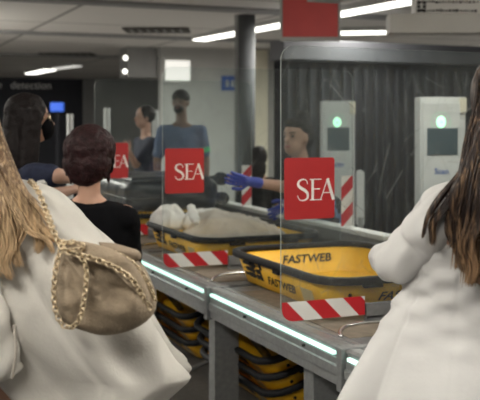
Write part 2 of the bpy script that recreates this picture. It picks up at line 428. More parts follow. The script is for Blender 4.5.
# lit panel on the pale wall, blue sign, cream strip
def wallrect(name, px0, px1, py0, py1, Y, th, m, parent=None, bev=0):
    p0 = W(px0, py0, Y/(CT-ST*(px0-240)/F)); p1 = W(px1, py1, Y/(CT-ST*(px1-240)/F)); pz = W((px0+px1)/2, py0, Y/(CT-ST*((px0+px1)/2-240)/F)).z
    pz1 = W((px0+px1)/2, py1, Y/(CT-ST*((px0+px1)/2-240)/F)).z
    b = bmesh.new(); box(b, p0.x, p1.x, Y, Y+th, pz1, pz, bev)
    return finish(name, b, m, parent), Vector(((p0.x+p1.x)/2, Y, pz1)), p1.x-p0.x, pz-pz1
t = empty('light_box', (5.2, 15, 2.2), 'bright white lit panel on the pale wall at left', 'light box')
wallrect('frame', 164, 192, 58, 83, 15.03, .07, M['lampbody'], t); wallrect('diffuser', 166, 190, 60.5, 80.5, 15.0, .03, M['dimlamp'], t)
t = empty('wall_sign', (6, 15, 2.2), 'small square blue sign on the pale wall beside the column', 'sign')
_, c, w_, h_ = wallrect('board', 222.5, 237, 76, 90.5, 15.04, .06, M['blueprint'], t)
for dx in (-.05, .05):
    b = bmesh.new(); ell(b, c+Vector((dx, -.01, h_*.62)), XYZ, (.022, .006, .03)); box(b, c.x+dx-.025, c.x+dx+.025, c.y-.012, c.y-.001, c.z+h_*.25, c.z+h_*.6); finish('pictogram', b, M['wall'], t)
tag(wallrect('trim_5', 255, 268, 50, 215, 14.9, .15, M['cream'])[0], kind='structure')
b = bmesh.new(); box(b, 6.86, 7.22, 14.3, 14.6, 0, CEIL-.001); tag(finish('square_column', b, M['darkwall']), 'dark square column in front of the cream wall strip', 'column')
# round column
p = W(246.5, 123, 11.2); t = empty('round_column', (p.x, p.y, 0), 'grey ceiling-high column between the second screen and the officer', 'column')
b = bmesh.new(); tube(b, [(p.x, p.y, 0), (p.x, p.y, CEIL-.001)], .105, 24); finish('shaft', b, M['col'], t, True)
b = bmesh.new(); q = p-RV*.115; obox(b, (q.x, q.y, CEIL/2), RV, FV, UP, .028, .03, CEIL/2-.001); finish('cable_duct', b, M['col_l'], t)

# dark ribbed wall on the right with fascia above
b = bmesh.new(); box(b, 4.45, 12.9, 9.3, 9.5, 0, 2.27); struct('wall_ribbed', b, M['darkwall'])
b = bmesh.new()
x = 4.5
while x < 12.8:
    box(b, x, x+.035, 9.24, 9.3, 0, 2.2); x += .14
struct('trim_7', b, M['darkwall2'])
b = bmesh.new(); box(b, 4.4, 12.9, 9.15, 9.5, 2.275, 2.50, .01); struct('trim_6', b, M['fascia'])
# dark wall at the far left carrying the lettering
b = bmesh.new(); box(b, 1.0, 4.2, 17.6, 17.8, 0, 2.42); struct('wall_dark', b, M['darkwall'])
t = empty('wall_lettering', (2.9, 17.59, 2.2), 'grey lettering along the top of the dark far wall', 'lettering')
p = W(52, 89, 17.55/(CT-ST*(52-240)/F))
text('word', 'detection', .20, M['wall2'], (p.x, 17.585, p.z), (1, 0, 0), (0, 0, 1), t, .004, align='RIGHT')
text('word', 'explosive', .20, M['wall2'], (p.x-.92, 17.585, p.z), (1, 0, 0), (0, 0, 1), t, .004, align='RIGHT')
p = W(57, 107, 15.0); t = empty('wall_display', p, 'small glowing blue display between the two dark-haired women', 'display')
b = bmesh.new(); obox(b, p, RV, FV, UP, .11, .03, .075, .02); finish('screen', b, M['bluelamp'], t)
b = bmesh.new(); obox(b, p+FV*.04, RV, FV, UP, .13, .02, .09, .01); finish('casing', b, M['darkwall'], t)
b = bmesh.new(); q = p+FV*.04; tube(b, [(q.x, q.y, 0), (q.x, q.y, p.z-.08)], .03, 10); finish('stand', b, M['darkwall'], t)

# hanging red sign and hanging beige notice board
d = 8.6; p0 = W(282.5, 37, d); p1 = W(338, 37, d)
t = empty('hanging_sign', ((p0+p1)/2).to_3d(), 'red square sign hanging from the ceiling above the near screen', 'hanging sign')
zz = CEIL-.12
b = bmesh.new(); cc = (p0+p1)/2; obox(b, (cc.x, cc.y, (p0.z+zz)/2), RV, FV, UP, (p1-p0).length/2, .012, (zz-p0.z)/2, .006); finish('board', b, M['redboard'], t)
b = bmesh.new(); obox(b, (cc.x, cc.y, p0.z-.02), RV, FV, UP, (p1-p0).length/2+.02, .02, .02, .004)
for s in (-1, 1): obox(b, Vector((cc.x, cc.y, (p0.z+zz)/2))+RV*s*((p1-p0).length/2+.012), RV, FV, UP, .012, .02, (zz-p0.z)/2, .004)
finish('frame', b, M['lampbody'], t)
for s in (-1, 1):
    b = bmesh.new(); q = cc+RV*s*.2; tube(b, [(q.x, q.y, zz-.005), (q.x, q.y, CEIL-.001)], .006, 8); finish('hanging_rod', b, M['alu'], t)
d = 8.3; p0 = W(388, 34, d); p1 = W(486, 34, d); cc = (p0+p1)/2; hw = (p1-p0).length/2
t = empty('notice_board', cc, 'beige box-shaped board with faint black lettering hanging at top right', 'notice board')
z1 = W(0, 15, d).z
b = bmesh.new(); obox(b, (cc.x, cc.y, (p0.z+z1)/2), RV, FV, UP, hw, .12, (z1-p0.z)/2, .008); finish('lower_box', b, M['signbox'], t)
q = W(448, 15, d); b = bmesh.new(); obox(b, (q.x, q.y, (z1+CEIL)/2-.002), RV, FV, UP, .31, .10, (CEIL-z1)/2-.004, .004); finish('upper_board', b, M['signbox2'], t)
b = bmesh.new()
for row, (py, hh) in enumerate(((3.5, .014), (12, .02))):
    x = 418
    while x < 474:
        w_ = random.uniform(1.2, 3.4); q = W(x+w_/2, py, d)-FV*.105
        obox(b, q+UP*random.uniform(-.003, .003), RV, FV, UP, w_/2/F*d, .002, hh*random.uniform(.3, .65)); x += w_+random.uniform(.6, 1.6)
for x in (416.5, 422):
    for py in (4, 8, 12): q = W(x, py, d)-FV*.105; obox(b, q, RV, FV, UP, .014, .002, .014)
finish('lettering', b, M['ink'], t)

# ---------------------------------------------------------------- counter
XC = 1.75; ZT = .71
JO = [1.70, 3.14, 4.58, 6.02, 7.46, 8.3]
def counter_module(y0, y1, label):
    t = empty('counter_section', (XC+.5, (y0+y1)/2, 0), label, 'counter', 'aluminium counter sections of the screening lane')
    g = .026
    b = bmesh.new()
    prof = [(XC+.12, ZT), (XC+.12, ZT-.15), (XC+.012, ZT-.15), (XC+.012, ZT-.115), (XC+.004, ZT-.11), (XC+.004, ZT-.075), (XC+.012, ZT-.07),
            (XC+.012, ZT-.045), (XC+.02, ZT-.043), (XC+.02, ZT-.013), (XC+.012, ZT-.011), (XC+.012, ZT-.003), (XC+.03, ZT+.004), (XC+.075, ZT+.002), (XC+.078, ZT-.004), (XC+.086, ZT-.004), (XC+.089, ZT+.003)]
    prism(b, [(x, y0+g, z) for x, z in prof], (0, y1-y0-2*g, 0)); finish('front_profile', b, M['alu'], t)
    b = bmesh.new(); box(b, XC+.12, 2.86, y0+g, y1-g, ZT-.05, ZT-.001); finish('top_plate', b, M['alu_dark'], t)
    b = bmesh.new(); box(b, XC+.125, 2.84, y0+.14, y1-.18, ZT, ZT+.003); finish('mat', b, M['tan'], t)
    b = bmesh.new(); box(b, XC+.002, XC+.019, y0+.06, y1-.05, ZT-.035, ZT-.021, .002); finish('light_strip', b, M['led'], t)
    b = bmesh.new(); box(b, XC-.004, XC+.13, y0-.018, y0+.022, ZT-.165, ZT+.006, .004); finish('joint_cover', b, M['alu'], t)
    for yy in (y0+.32, y1-.5):
        b = bmesh.new(); tube(b, [(XC+.0, yy, ZT-.055), (XC+.02, yy, ZT-.055)], .006, 10); finish('screw', b, M['ink'], t)
    # curved guide rail bending into the screen line
    b = bmesh.new(); yy = y0+.17
    path = smooth_path([(XC+.10, yy, ZT+.004), (XC+.15, yy+.09, ZT+.006), (XC+.25, yy+.16, ZT+.008), (XC+.5, yy+.165, ZT+.008), (2.84, yy+.165, ZT+.008)], 6)
    tube(b, path, .009, 8); finish('guide_rail', b, M['steel'], t, True)
    # leg and brace
    ly = y0+(.38 if y0 < 4 else .07)
    b = bmesh.new(); box(b, XC+.06, XC+.20, ly-.045, ly+.045, .01, ZT-.151, .004); finish('leg', b, M['alu'], t)
    b = bmesh.new(); box(b, XC+.03, XC+.23, ly-.075, ly+.075, 0, .012); finish('foot_plate', b, M['alu_dark'], t)
    b = bmesh.new(); tube(b, [(XC+.21, ly-.02, .52), (XC+.55, ly-.02, .08)], .022, 8); finish('brace', b, M['alu_dark'], t)
    b = bmesh.new(); box(b, 2.80, 2.86, ly-.045, ly+.045, 0, ZT-.051, .004); finish('leg', b, M['alu'], t)
    # far side wall of the belt
    b = bmesh.new(); box(b, 2.865, 2.90, y0+g, y1-g, .45, .90); finish('side_wall', b, M['alu_dark'], t)
    b = bmesh.new(); box(b, 2.85, 2.95, y0+g, y1-g, .90, .93, .006); finish('hand_rail', b, M['kiosk'], t)
labs = ['nearest counter section, mostly hidden behind the woman in the white jacket', 'counter section carrying the front yellow tray, with a long lit strip',
        'counter section under the tray of clothes, second from the camera', 'counter section under the suitcase, behind the short-haired woman',
        'farthest counter section beyond the suitcase']
for i in range(5): counter_module(JO[i], JO[i+1], labs[i])

# ---------------------------------------------------------------- SEA lettering
def stroke(bm, pts, ws, org, sx, sz, th, y):
    "flat ribbon with thick and thin strokes; pts in sign units"
    n = len(pts); L = []; R_ = []
    for i in range(n):
        a = Vector(pts[max(i-1, 0)]); c = Vector(pts[min(i+1, n-1)]); tn = (c-a).normalized(); nn = Vector((-tn.y, tn.x))
        p = Vector(pts[i]); L.append(p+nn*ws[i]/2); R_.append(p-nn*ws[i]/2)
    def P(q, yy): return (org[0]+q.x*sx, yy, org[2]+q.y*sz)
    va = [[bm.verts.new(P(q, yy)) for q in side] for side in (L, R_) for yy in (y, y+th)]
    l0, l1, r0, r1 = va
    for i in range(n-1):
        for A_, B_ in ((l0, r0), (r1, l1), (l1, l0), (r0, r1)):
            bm.faces.new((A_[i], A_[i+1], B_[i+1], B_[i]))
    bm.faces.new((l0[0], r0[0], r1[0], l1[0])); bm.faces.new((l0[-1], r0[-1], r1[-1], l1[-1]))
def sea(bm, x0, z0, s, y, which):
    "letters s metres wide square sign, origin lower left"
    o = (x0, 0, z0); lo, hi = .31, .69; th = .0009
    if which == 'S': S = smooth_path([(x, z, 0) for x, z in [(.445, .60), (.42, .665), (.35, .685), (.275, .65), (.262, .585), (.31, .535), (.39, .49), (.445, .43), (.44, .355), (.37, .315), (.29, .325), (.245, .40)]], 5)
    if which == 'S': n = len(S); stroke(bm, [(p.x, p.y) for p in S], [.014+.042*math.sin(PI*i/(n-1))**2 for i in range(n)], o, s, s, th, y)
    if which == 'E': stroke(bm, [(.545, lo), (.545, hi)], [.05, .05], o, s, s, th, y)
    for z, x1 in () if which != 'E' else ((lo+.009, .73), (.51, .69), (hi-.009, .72)): stroke(bm, [(.49, z) if z != .51 else (.55, z), (x1, z)], [.018, .018], o, s, s, th, y+.0001)
    if which != 'A': return
    stroke(bm, [(.70, lo), (.845, hi)], [.016, .02], o, s, s, th, y)
    stroke(bm, [(.965, lo), (.84, hi)], [.058, .056], o, s, s, th, y+.0001)
    stroke(bm, [(.745, .44), (.93, .44)], [.016, .016], o, s, s, th, y+.0002)
    stroke(bm, [(.67, lo+.006), (.735, lo+.006)], [.012, .012], o, s, s, th, y+.0003)

PX0, PX1, PZ0, PZ1 = 1.678, 2.93, .745, 1.905
PY = [3.515, 5.09, 6.665]
def screen(Y, label, rz):
    t = empty('acrylic_screen', (PX0+.6, Y, ZT), label, 'protective screen', 'clear acrylic screens across the lane')
    b = bmesh.new()
    pts = rrect(PX0, PX1, PZ0, PZ1, .06, 6, (1, 0, 1, 1)); i0 = pts.index((PX1, PZ0)); pts[i0:i0+1] = [(2.842, PZ0), (2.842, .934), (PX1, .934)]
    prism(b, [(x, Y-.004, z) for x, z in pts], (0, .008, 0), 0, 1)
    finish('sheet', b, [M['glass' if Y < 4 else 'glass_clear'], M['paleedge']], t, org=(PX0, Y, PZ0))
    # sign
    x0, x1, z0, z1 = PX0+.014, PX0+.252, 1.174, 1.433
    b = bmesh.new(); prism(b, [(x, Y-.0062, z) for x, z in rrect(x0, x1, z0, z1, .012, 4)], (0, .002, 0)); s = finish('sign', b, M['red'], t)
    s['label'] = 'red square sign with white letters'
    for which in 'SEA':
        b = bmesh.new(); sea(b, x0+.002, z0+.004, .252*.95, Y-.0074, which); finish('letter', b, M['white'], s)
    # warning tape along the lower front edge and up the far end
    b = bmesh.new(); prism(b, [(x, Y-.0062, z) for x, z in rrect(PX0+.004, 2.08, PZ0+.002, PZ0+.083, .05, 5, (1, 0, 0, 0))], (0, .002, 0))
    finish('warning_tape', b, M['tape'], t, org=(PX0+.02, Y, PZ0))
    b = bmesh.new(); prism(b, [(x, Y-.0062, z) for x, z in rrect(PX1-.085, PX1-.004, .935, 1.25, .002, 2)], (0, .002, 0))
    finish('warning_tape', b, M['tape_v'], t, org=(PX1-.08, Y, .93))
    # metal foot that grips the sheet
    b = bmesh.new(); box(b, 2.085, 2.84, Y-.012, Y-.0045, ZT+.02, ZT+.085, .002); box(b, 2.085, 2.84, Y+.0045, Y+.012, ZT+.02, ZT+.085, .002)
    box(b, 2.085, 2.84, Y-.012, Y+.012, ZT+.004, ZT+.03); finish('clamp', b, M['alu_dark'], t)
    return t
screen(PY[0], 'nearest clear screen with the largest red sign, in front of the tray', 0)
screen(PY[1], 'middle clear screen, its red sign beside the tray of clothes', 0)
screen(PY[2], 'farthest clear screen, behind the short-haired woman', 0)

# ---------------------------------------------------------------- trays
TL, TW, THt = 1.20, .86, .175
def rr3(hx, hy, z, r, n=5):
    return [Vector((x, y, z)) for x, y in rrect(-hx, hx, -hy, hy, r, n)]
def make_tray(label):
    t = empty('security_tray', (0, 0, 0), label, 'tray')
    b = bmesh.new(); r = .16
    rings = [rr3(TW/2-.085, TL/2-.10, 0, r-.05), rr3(TW/2-.07, TL/2-.085, .006, r-.04), rr3(TW/2-.02, TL/2-.022, THt-.02, r),
             rr3(TW/2-.026, TL/2-.028, THt-.02, r), rr3(TW/2-.075, TL/2-.09, .014, r-.04), rr3(TW/2-.09, TL/2-.105, .010, r-.05)]
    loft(b, rings); finish('tub', b, M['yellow'], t, True)
    b = bmesh.new()
    rings = [rr3(TW/2-.024, TL/2-.026, THt-.034, r), rr3(TW/2-.006, TL/2-.006, THt-.036, r), rr3(TW/2, TL/2, THt-.030, r), rr3(TW/2, TL/2, THt-.004, r), rr3(TW/2-.006, TL/2-.006, THt, r),
             rr3(TW/2-.024, TL/2-.024, THt, r), rr3(TW/2-.032, TL/2-.032, THt-.006, r), rr3(TW/2-.034, TL/2-.034, THt-.03, r), rr3(TW/2-.024, TL/2-.026, THt-.034, r)]
    loft(b, rings, False); rm = finish('rim', b, M['rim'], t, True)
    # hanging grips of the rim
    for (sx, sy, q) in [(-1, .30, 0), (-1, -.06, 0), (1, .22, 0), (1, -.22, 0), (-.18, -1, 1), (.18, -1, 1), (-.18, 1, 1), (.18, 1, 1)]:
        b = bmesh.new()
        if not q: box(b, sx*(TW/2-.018)-.012, sx*(TW/2-.018)+.012, sy-.035, sy+.035, THt-.056, THt-.030, .004)
        else: box(b, sx-.05, sx+.05, sy*(TL/2-.018)-.012, sy*(TL/2-.018)+.012, THt-.052, THt-.030, .004)
        finish('grip', b, M['rim'], t)
    # print; the long left wall slopes, so the lettering lies on the same slope
    ax = .05; az = THt-.026
    sl = Vector((-ax, 0, az)).normalized()
    # outer left face: passes (-(TW/2-.02), z=THt-.02) and (-(TW/2-.07), .006)
    def LF(y, k): return Vector((-(TW/2-.07)-.05*k-.0022, y, .006+(THt-.026)*k))
    text('lettering', 'FASTWEB', .062, M['ink'], LF(.12, .24), (0, -1, 0), sl, t, .0005, .3, 1.18, bold=.0012)
    rnd = random.Random(3)
    for r_ in range(3):
        b = bmesh.new(); y = .40
        while y > .19:
            w = rnd.uniform(.012, .035); hgt = .016
            if rnd.random() < .2: hgt = .004
            if True:
                p = LF(y-w/2, .36+.2*r_); obox(b, p, Vector((0, 1, 0)), sl, Vector((0, 1, 0)).cross(sl), w/2-.001, hgt*rnd.uniform(.5, 1.), .0006)
            y -= w-.003
        finish('pictogram_row', b, M['ink'], t)
    b = bmesh.new(); obox(b, LF(-.33, .34), Vector((0, 1, 0)), sl, Vector((0, 1, 0)).cross(sl), .06, .035, .0005); finish('sticker', b, M['foil'], t)
    # near short wall, outside
    def NF(x, k): return Vector((x, -(TL/2-.085)-.063*k-.0022, .006+(THt-.026)*k))
    sn = Vector((0, -.063, THt-.026)).normalized()
    text('lettering', 'FASTWEB', .062, M['ink'], NF(-.13, .32), (1, 0, 0), sn, t, .0005, .3, 1.15, bold=.0012)
    # far short wall, inside
    def IF(x, k): return Vector((x, (TL/2-.09)+.062*k-.003, .014+(THt-.034)*k))
    si = Vector((0, .062, THt-.034)).normalized()
    text('lettering', 'FASTWEB', .066, M['ink'], IF(-.10, .40), (1, 0, 0), si, t, .0005, .3, 1.1, bold=.0012)
    for x, y in ((TW/2-.062, .38), (TW/2-.055, .20), (TW/2-.06, -.30)):
        b = bmesh.new(); ell(b, (x+.018, y, .10), XYZ, (.01, .011, .011), 10); finish('bolt', b, M['rim'], t)
    for x in (-.28, .3):
        b = bmesh.new(); ell(b, NF(x, .55), XYZ, (.01, .006, .01), 10); finish('bolt', b, M['rim'], t)
    return t
tr0 = make_tray('empty yellow tray with black rim standing behind the nearest screen')
tr0.location = (2.375, 4.215, ZT+.004)
tr1 = copy_tree(tr0); tr1['label'] = 'yellow tray full of grey and white clothes behind the middle screen'
tr1.location = (2.375, 5.79, ZT+.004)
tr2 = copy_tree(tr0); tr2['label'] = 'yellow tray under the dark suitcase behind the farthest screen'
tr2.location = (2.375, 7.38, ZT+.004)
# sloping piles of trays on the return line under the counter
def pile(x, y, z, n, tilt, labs_):
    for i in range(n):
        c = copy_tree(tr0); c['label'] = labs_[i]
        c.rotation_euler = (0, -tilt, 0); c.location = (x+i*-.02, y, z+i*.085)
        c.scale = (.93, .95, .90)
        c['group'] = 'trays returning under the counter'
tl = math.radians(20)
names_a = ['lowest yellow tray in the tilted pile under the counter, left of the leg', 'middle yellow tray in the tilted pile under the counter, left of the leg', 'top yellow tray in the tilted pile under the counter, left of the leg']
names_b = ['lowest yellow tray in the tilted pile under the counter, right of the leg', 'middle yellow tray in the tilted pile under the counter, right of the leg', 'top yellow tray in the tilted pile under the counter, right of the leg']
pile(2.39, 5.97, .19, 3, tl, names_a); pile(2.39, 4.79, .19, 3, tl, names_b)
# rack that carries both piles
for y, lab in ((5.97, 'dark sloping rack under the counter, left of the leg'), (4.79, 'dark sloping rack under the counter, right of the leg')):
    t = empty('tray_rack', (2.39, y, 0), lab, 'rack')
    for s in (-1, 1):
        b = bmesh.new(); tube(b, [(2.02, y+s*.43, .022), (2.70, y+s*.43, .022+.68*math.tan(tl))], .016, 8); finish('side_bar', b, M['alu_dark'], t)
        b = bmesh.new(); box(b, 2.62, 2.66, y+s*.43-.02, y+s*.43+.02, 0, .225); finish('post', b, M['alu_dark'], t)

# ---------------------------------------------------------------- clothes in the middle tray
def mound(name, m, cx, cy, rx, ry, z0, h, seed, label, amp=.035):
    b = bmesh.new(); n = 46; g = {}
    for i in range(n+1):
        for j in range(n+1):
            u = i/n*2-1; v = j/n*2-1
            x = u*math.sqrt(1-v*v/2); y = v*math.sqrt(1-u*u/2); r = math.hypot(x, y)
            f = max(0, 1-r**3.0)**.6
            nz = .8*noise.noise(Vector((x*1.3+seed, y*1.3, seed)))+1.0*(.45-abs(noise.noise(Vector((x*1.6+y*1.1+seed, y*1.5-x*.6, 3+seed))))*2.2)+.3*(.3-abs(noise.noise(Vector((x*3.4, y*3.4, seed)))))
            g[i, j] = b.verts.new((cx+x*rx*(1+.08*nz), cy+y*ry*(1+.08*nz), z0+max(0, f*(h+amp*nz*2))))
    for i in range(n):
        for j in range(n): b.faces.new((g[i, j], g[i+1, j], g[i+1, j+1], g[i, j+1]))
    b2 = [v for v in b.verts]
    o = finish(name, b, m, None, True)
    s = o.modifiers.new('s', 'SOLIDIFY'); s.thickness = .006; s.offset = 1
    bake(o)
    return tag(o, label, 'clothing')
mound('folded_jersey', M['grey_cloth'], 2.38, 5.75, .37, .52, ZT+.025, .215, 1.3, 'grey beige jersey heaped in the tray behind the middle screen')
mound('white_shirt', M['white_cloth'], 2.10, 6.22, .13, .15, ZT+.13, .15, 4.1, 'white crumpled shirt at the left end of the tray of clothes', .010)
mound('pale_top', M['white_cloth'], 2.30, 6.05, .15, .17, ZT+.15, .115, 8.4, 'pale folded top behind the grey jersey in the tray', .008)
# jersey sleeve lying over the front
b = bmesh.new(); tube(b, smooth_path([W(191, 206, 5.95), W(193, 214, 5.85), W(196, 221, 5.75), W(197, 224, 5.72)], 5), 0, 10, True, [.03]*5+[.035]*5+[.022]*5+[.008], .6)
tag(blob('cloth_sleeve', b, M['white_cloth'], .008, None, 3), 'small white sleeve drooping over the grey jersey', 'clothing')

# ---------------------------------------------------------------- suitcase lying on the third tray
c0 = W(163, 200, 7.55); t = empty('suitcase', (c0.x, c0.y, .9), 'dark grey suitcase lying flat on the tray behind the farthest screen', 'suitcase')
cx, cy = 2.38, 7.35
b = bmesh.new(); box(b, cx-.40, cx+.36, cy-.50, cy+.5, .895, 1.13, .06)
blob('shell', b, M['case'], .016, t, 3, .03, .14)
for s in (0, 1):
    b = bmesh.new(); box(b, cx-.36+.02*s, cx+.30, cy-.46+.5*s, cy-.06+.5*s, 1.10, 1.16, .025); blob('front_pocket', b, M['case'], .014, t, 3, .02, .1)
b = bmesh.new(); tube(b, smooth_path([(cx-.41, cy-.52, 1.0), (cx+.37, cy-.52, 1.0), (cx+.37, cy+.52, 1.0), (cx-.41, cy+.52, 1.0), (cx-.41, cy-.52, 1.0)], 1), .008, 6); finish('zip', b, M['ink'], t)
for dx, z, y in ((.42, 1.13, cy-.36), (.43, .97, cy-.36), (.42, 1.13, cy+.36), (.43, .97, cy+.36)):
    w = bmesh.new(); tube(w, [(cx+dx, y-.03, z), (cx+dx, y+.03, z)], .052, 18); tube(w, [(cx+dx-.09, y, z), (cx+dx-.02, y, z)], .025, 8)
    finish('wheel', w, M['rim'], t)

# ---------------------------------------------------------------- scanner posts
def kiosk(pxl, pxr, pyt, d, label, ring):
    c = W((pxl+pxr)/2, HZ, d); hw = (pxr-pxl)/2/F*d; top = H+(HZ-pyt)/F*d
    yaw = -TH*.8
    u = Vector((math.cos(yaw), math.sin(yaw), 0)); v = UP.cross(u); g = Vector((c.x, c.y, 0))
    t = empty('scanner_post', g, label, 'scanner post', 'pale grey posts with green lamps')
    k = hw/.19
    b = bmesh.new(); obox(b, g+v*.08+UP*top/2, u, v, UP, hw-.02, .08, top/2, .01); finish('cabinet', b, M['kiosk'], t)
    b = bmesh.new(); obox(b, g-v*.006+UP*(top/2-.01)-u*.012, u, v, UP, hw-.05, .01, top/2-.03, .004); finish('front_plate', b, M['kiosk'], t)
    b = bmesh.new(); obox(b, g+v*.0+u*(hw-.045)+UP*(top-.06), u, v, UP, .024, .03, .055, .006); finish('corner_cap', b, M['cream'], t)
    b = bmesh.new(); obox(b, g-v*.02+UP*(top-.33)-u*.01, u, v, UP, hw*.6, .006, .10, .004); finish('screen', b, M['screen'], t)
    q = g-v*.018+UP*(top-.185)-u*.02
    b = bmesh.new(); ell(b, q, (u, v, UP), (.036, .008, .044), 18); finish('lamp', b, M['greenlight'], t)
    b = bmesh.new(); ell(b, q-v*.008, (u, v, UP), (.006, .004, .006), 8); finish('lamp_centre', b, M['green'], t)
    b = bmesh.new()
    for i in range(24):
        a0 = i*PI/12; r = .07; pp = q+u*r*math.cos(a0)+UP*r*math.sin(a0)
        ell(b, pp, (u, v, UP), (.004, .003, .004), 6)
    finish('lamp_ring', b, M['greenring'], t)
    text('lettering', 'Scan', .06, M['blueprint'], g-v*.018+UP*(top-.57)-u*.07, u, UP, t, .0006, 0, 1.0, bold=.001)
    b = bmesh.new(); obox(b, g+v*.08+UP*.01, u, v, UP, hw+.03, .14, .01); finish('base_plate', b, M['alu_dark'], t)
    return t
kiosk(417, 469, 97, 6.9, 'pale grey scanner post with green lamp, left of the white-jacketed woman', True)
kiosk(320.5, 357.5, 101, 8.1, 'pale grey scanner post with green lamp behind the nearest red sign', True)
# small white rounded barrier wing beside the left post
p = W(360.5, 195, 8.3); t = empty('barrier_wing', (p.x, p.y, 0), 'white rounded barrier wing right of the scanner post', 'barrier')
b = bmesh.new(); prism(b, [p+RV*(x)+UP*z for x, z in rrect(-.035, .035, -.28, .22, .03, 5)], FV*.05); finish('wing', b, M['kiosk'], t)
b = bmesh.new(); tube(b, [(p.x, p.y, 0), (p.x, p.y, p.z-.2)], .025, 10); finish('stem', b, M['alu'], t)
# white bollards far left
for px, py, lab in [(70, 114, 'white upright post right of the masked woman'), (107, 108, 'white upright post above the short-haired woman'), (155.5, 110, 'white upright post left of the middle screen edge')]:
    d = 11.0; p = W(px, py, d); t = empty('bollard', (p.x, p.y, 0), lab, 'post', 'white upright posts far off')
    b = bmesh.new(); tube(b, [(p.x, p.y, .02), (p.x, p.y, p.z)], .037, 14); finish('shaft', b, M['kiosk'], t)
    b = bmesh.new(); tube(b, [(p.x, p.y, 0), (p.x, p.y, .03)], .1, 16); finish('foot', b, M['alu_dark'], t)

# ---------------------------------------------------------------- people
def vec_xy(deg):
    "facing: 0 = away from the camera, positive = turned to the right"
    a = math.radians(deg); return (FV*math.cos(a)+RV*math.sin(a)).normalized()
def hand(bm, wr, dirv, palm, s=1.0, curl=.35, side=1, fat=1.0):
    "palm, five separate fingers; dirv = along the hand, palm = palm normal"
    d = Vector(dirv).normalized(); n = Vector(palm); n = (n-d*n.dot(d)).normalized(); a = d.cross(n).normalized()*side
    wr = Vector(wr)
    cap(bm, wr, wr+d*.03*s, .024*s*fat, .025*s*fat)
    for k in (-1.5, -.5, .5, 1.5):
        cap(bm, wr+d*.02*s+a*k*.010*s, wr+d*.085*s+a*k*.019*s, .013*s*fat, .011*s*fat)
    for k, L in ((-1.5, .058), (-.5, .075), (.5, .082), (1.5, .072)):
        p = wr+d*.085*s+a*k*.0205*s; dd = (d+a*k*.06).normalized()
        for sg, f in enumerate((.45, .3, .25)):
            ang = curl*(sg+.4); dv = (dd*math.cos(ang)+n*math.sin(ang)); q = p+dv*L*f*s
            cap(bm, p, q, (.0092-.0008*sg)*s*fat, (.0088-.0008*sg)*s*fat); p = q
    p = wr+d*.025*s+a*.022*s
    for L, dv in ((.035, d*.6+a*.8), (.03, d*.85+a*.45+n*.25), (.026, d*.9+a*.2+n*.4)):
        dv = dv.normalized(); q = p+dv*L*s; cap(bm, p, q, .0115*s*fat, .0095*s*fat); p = q

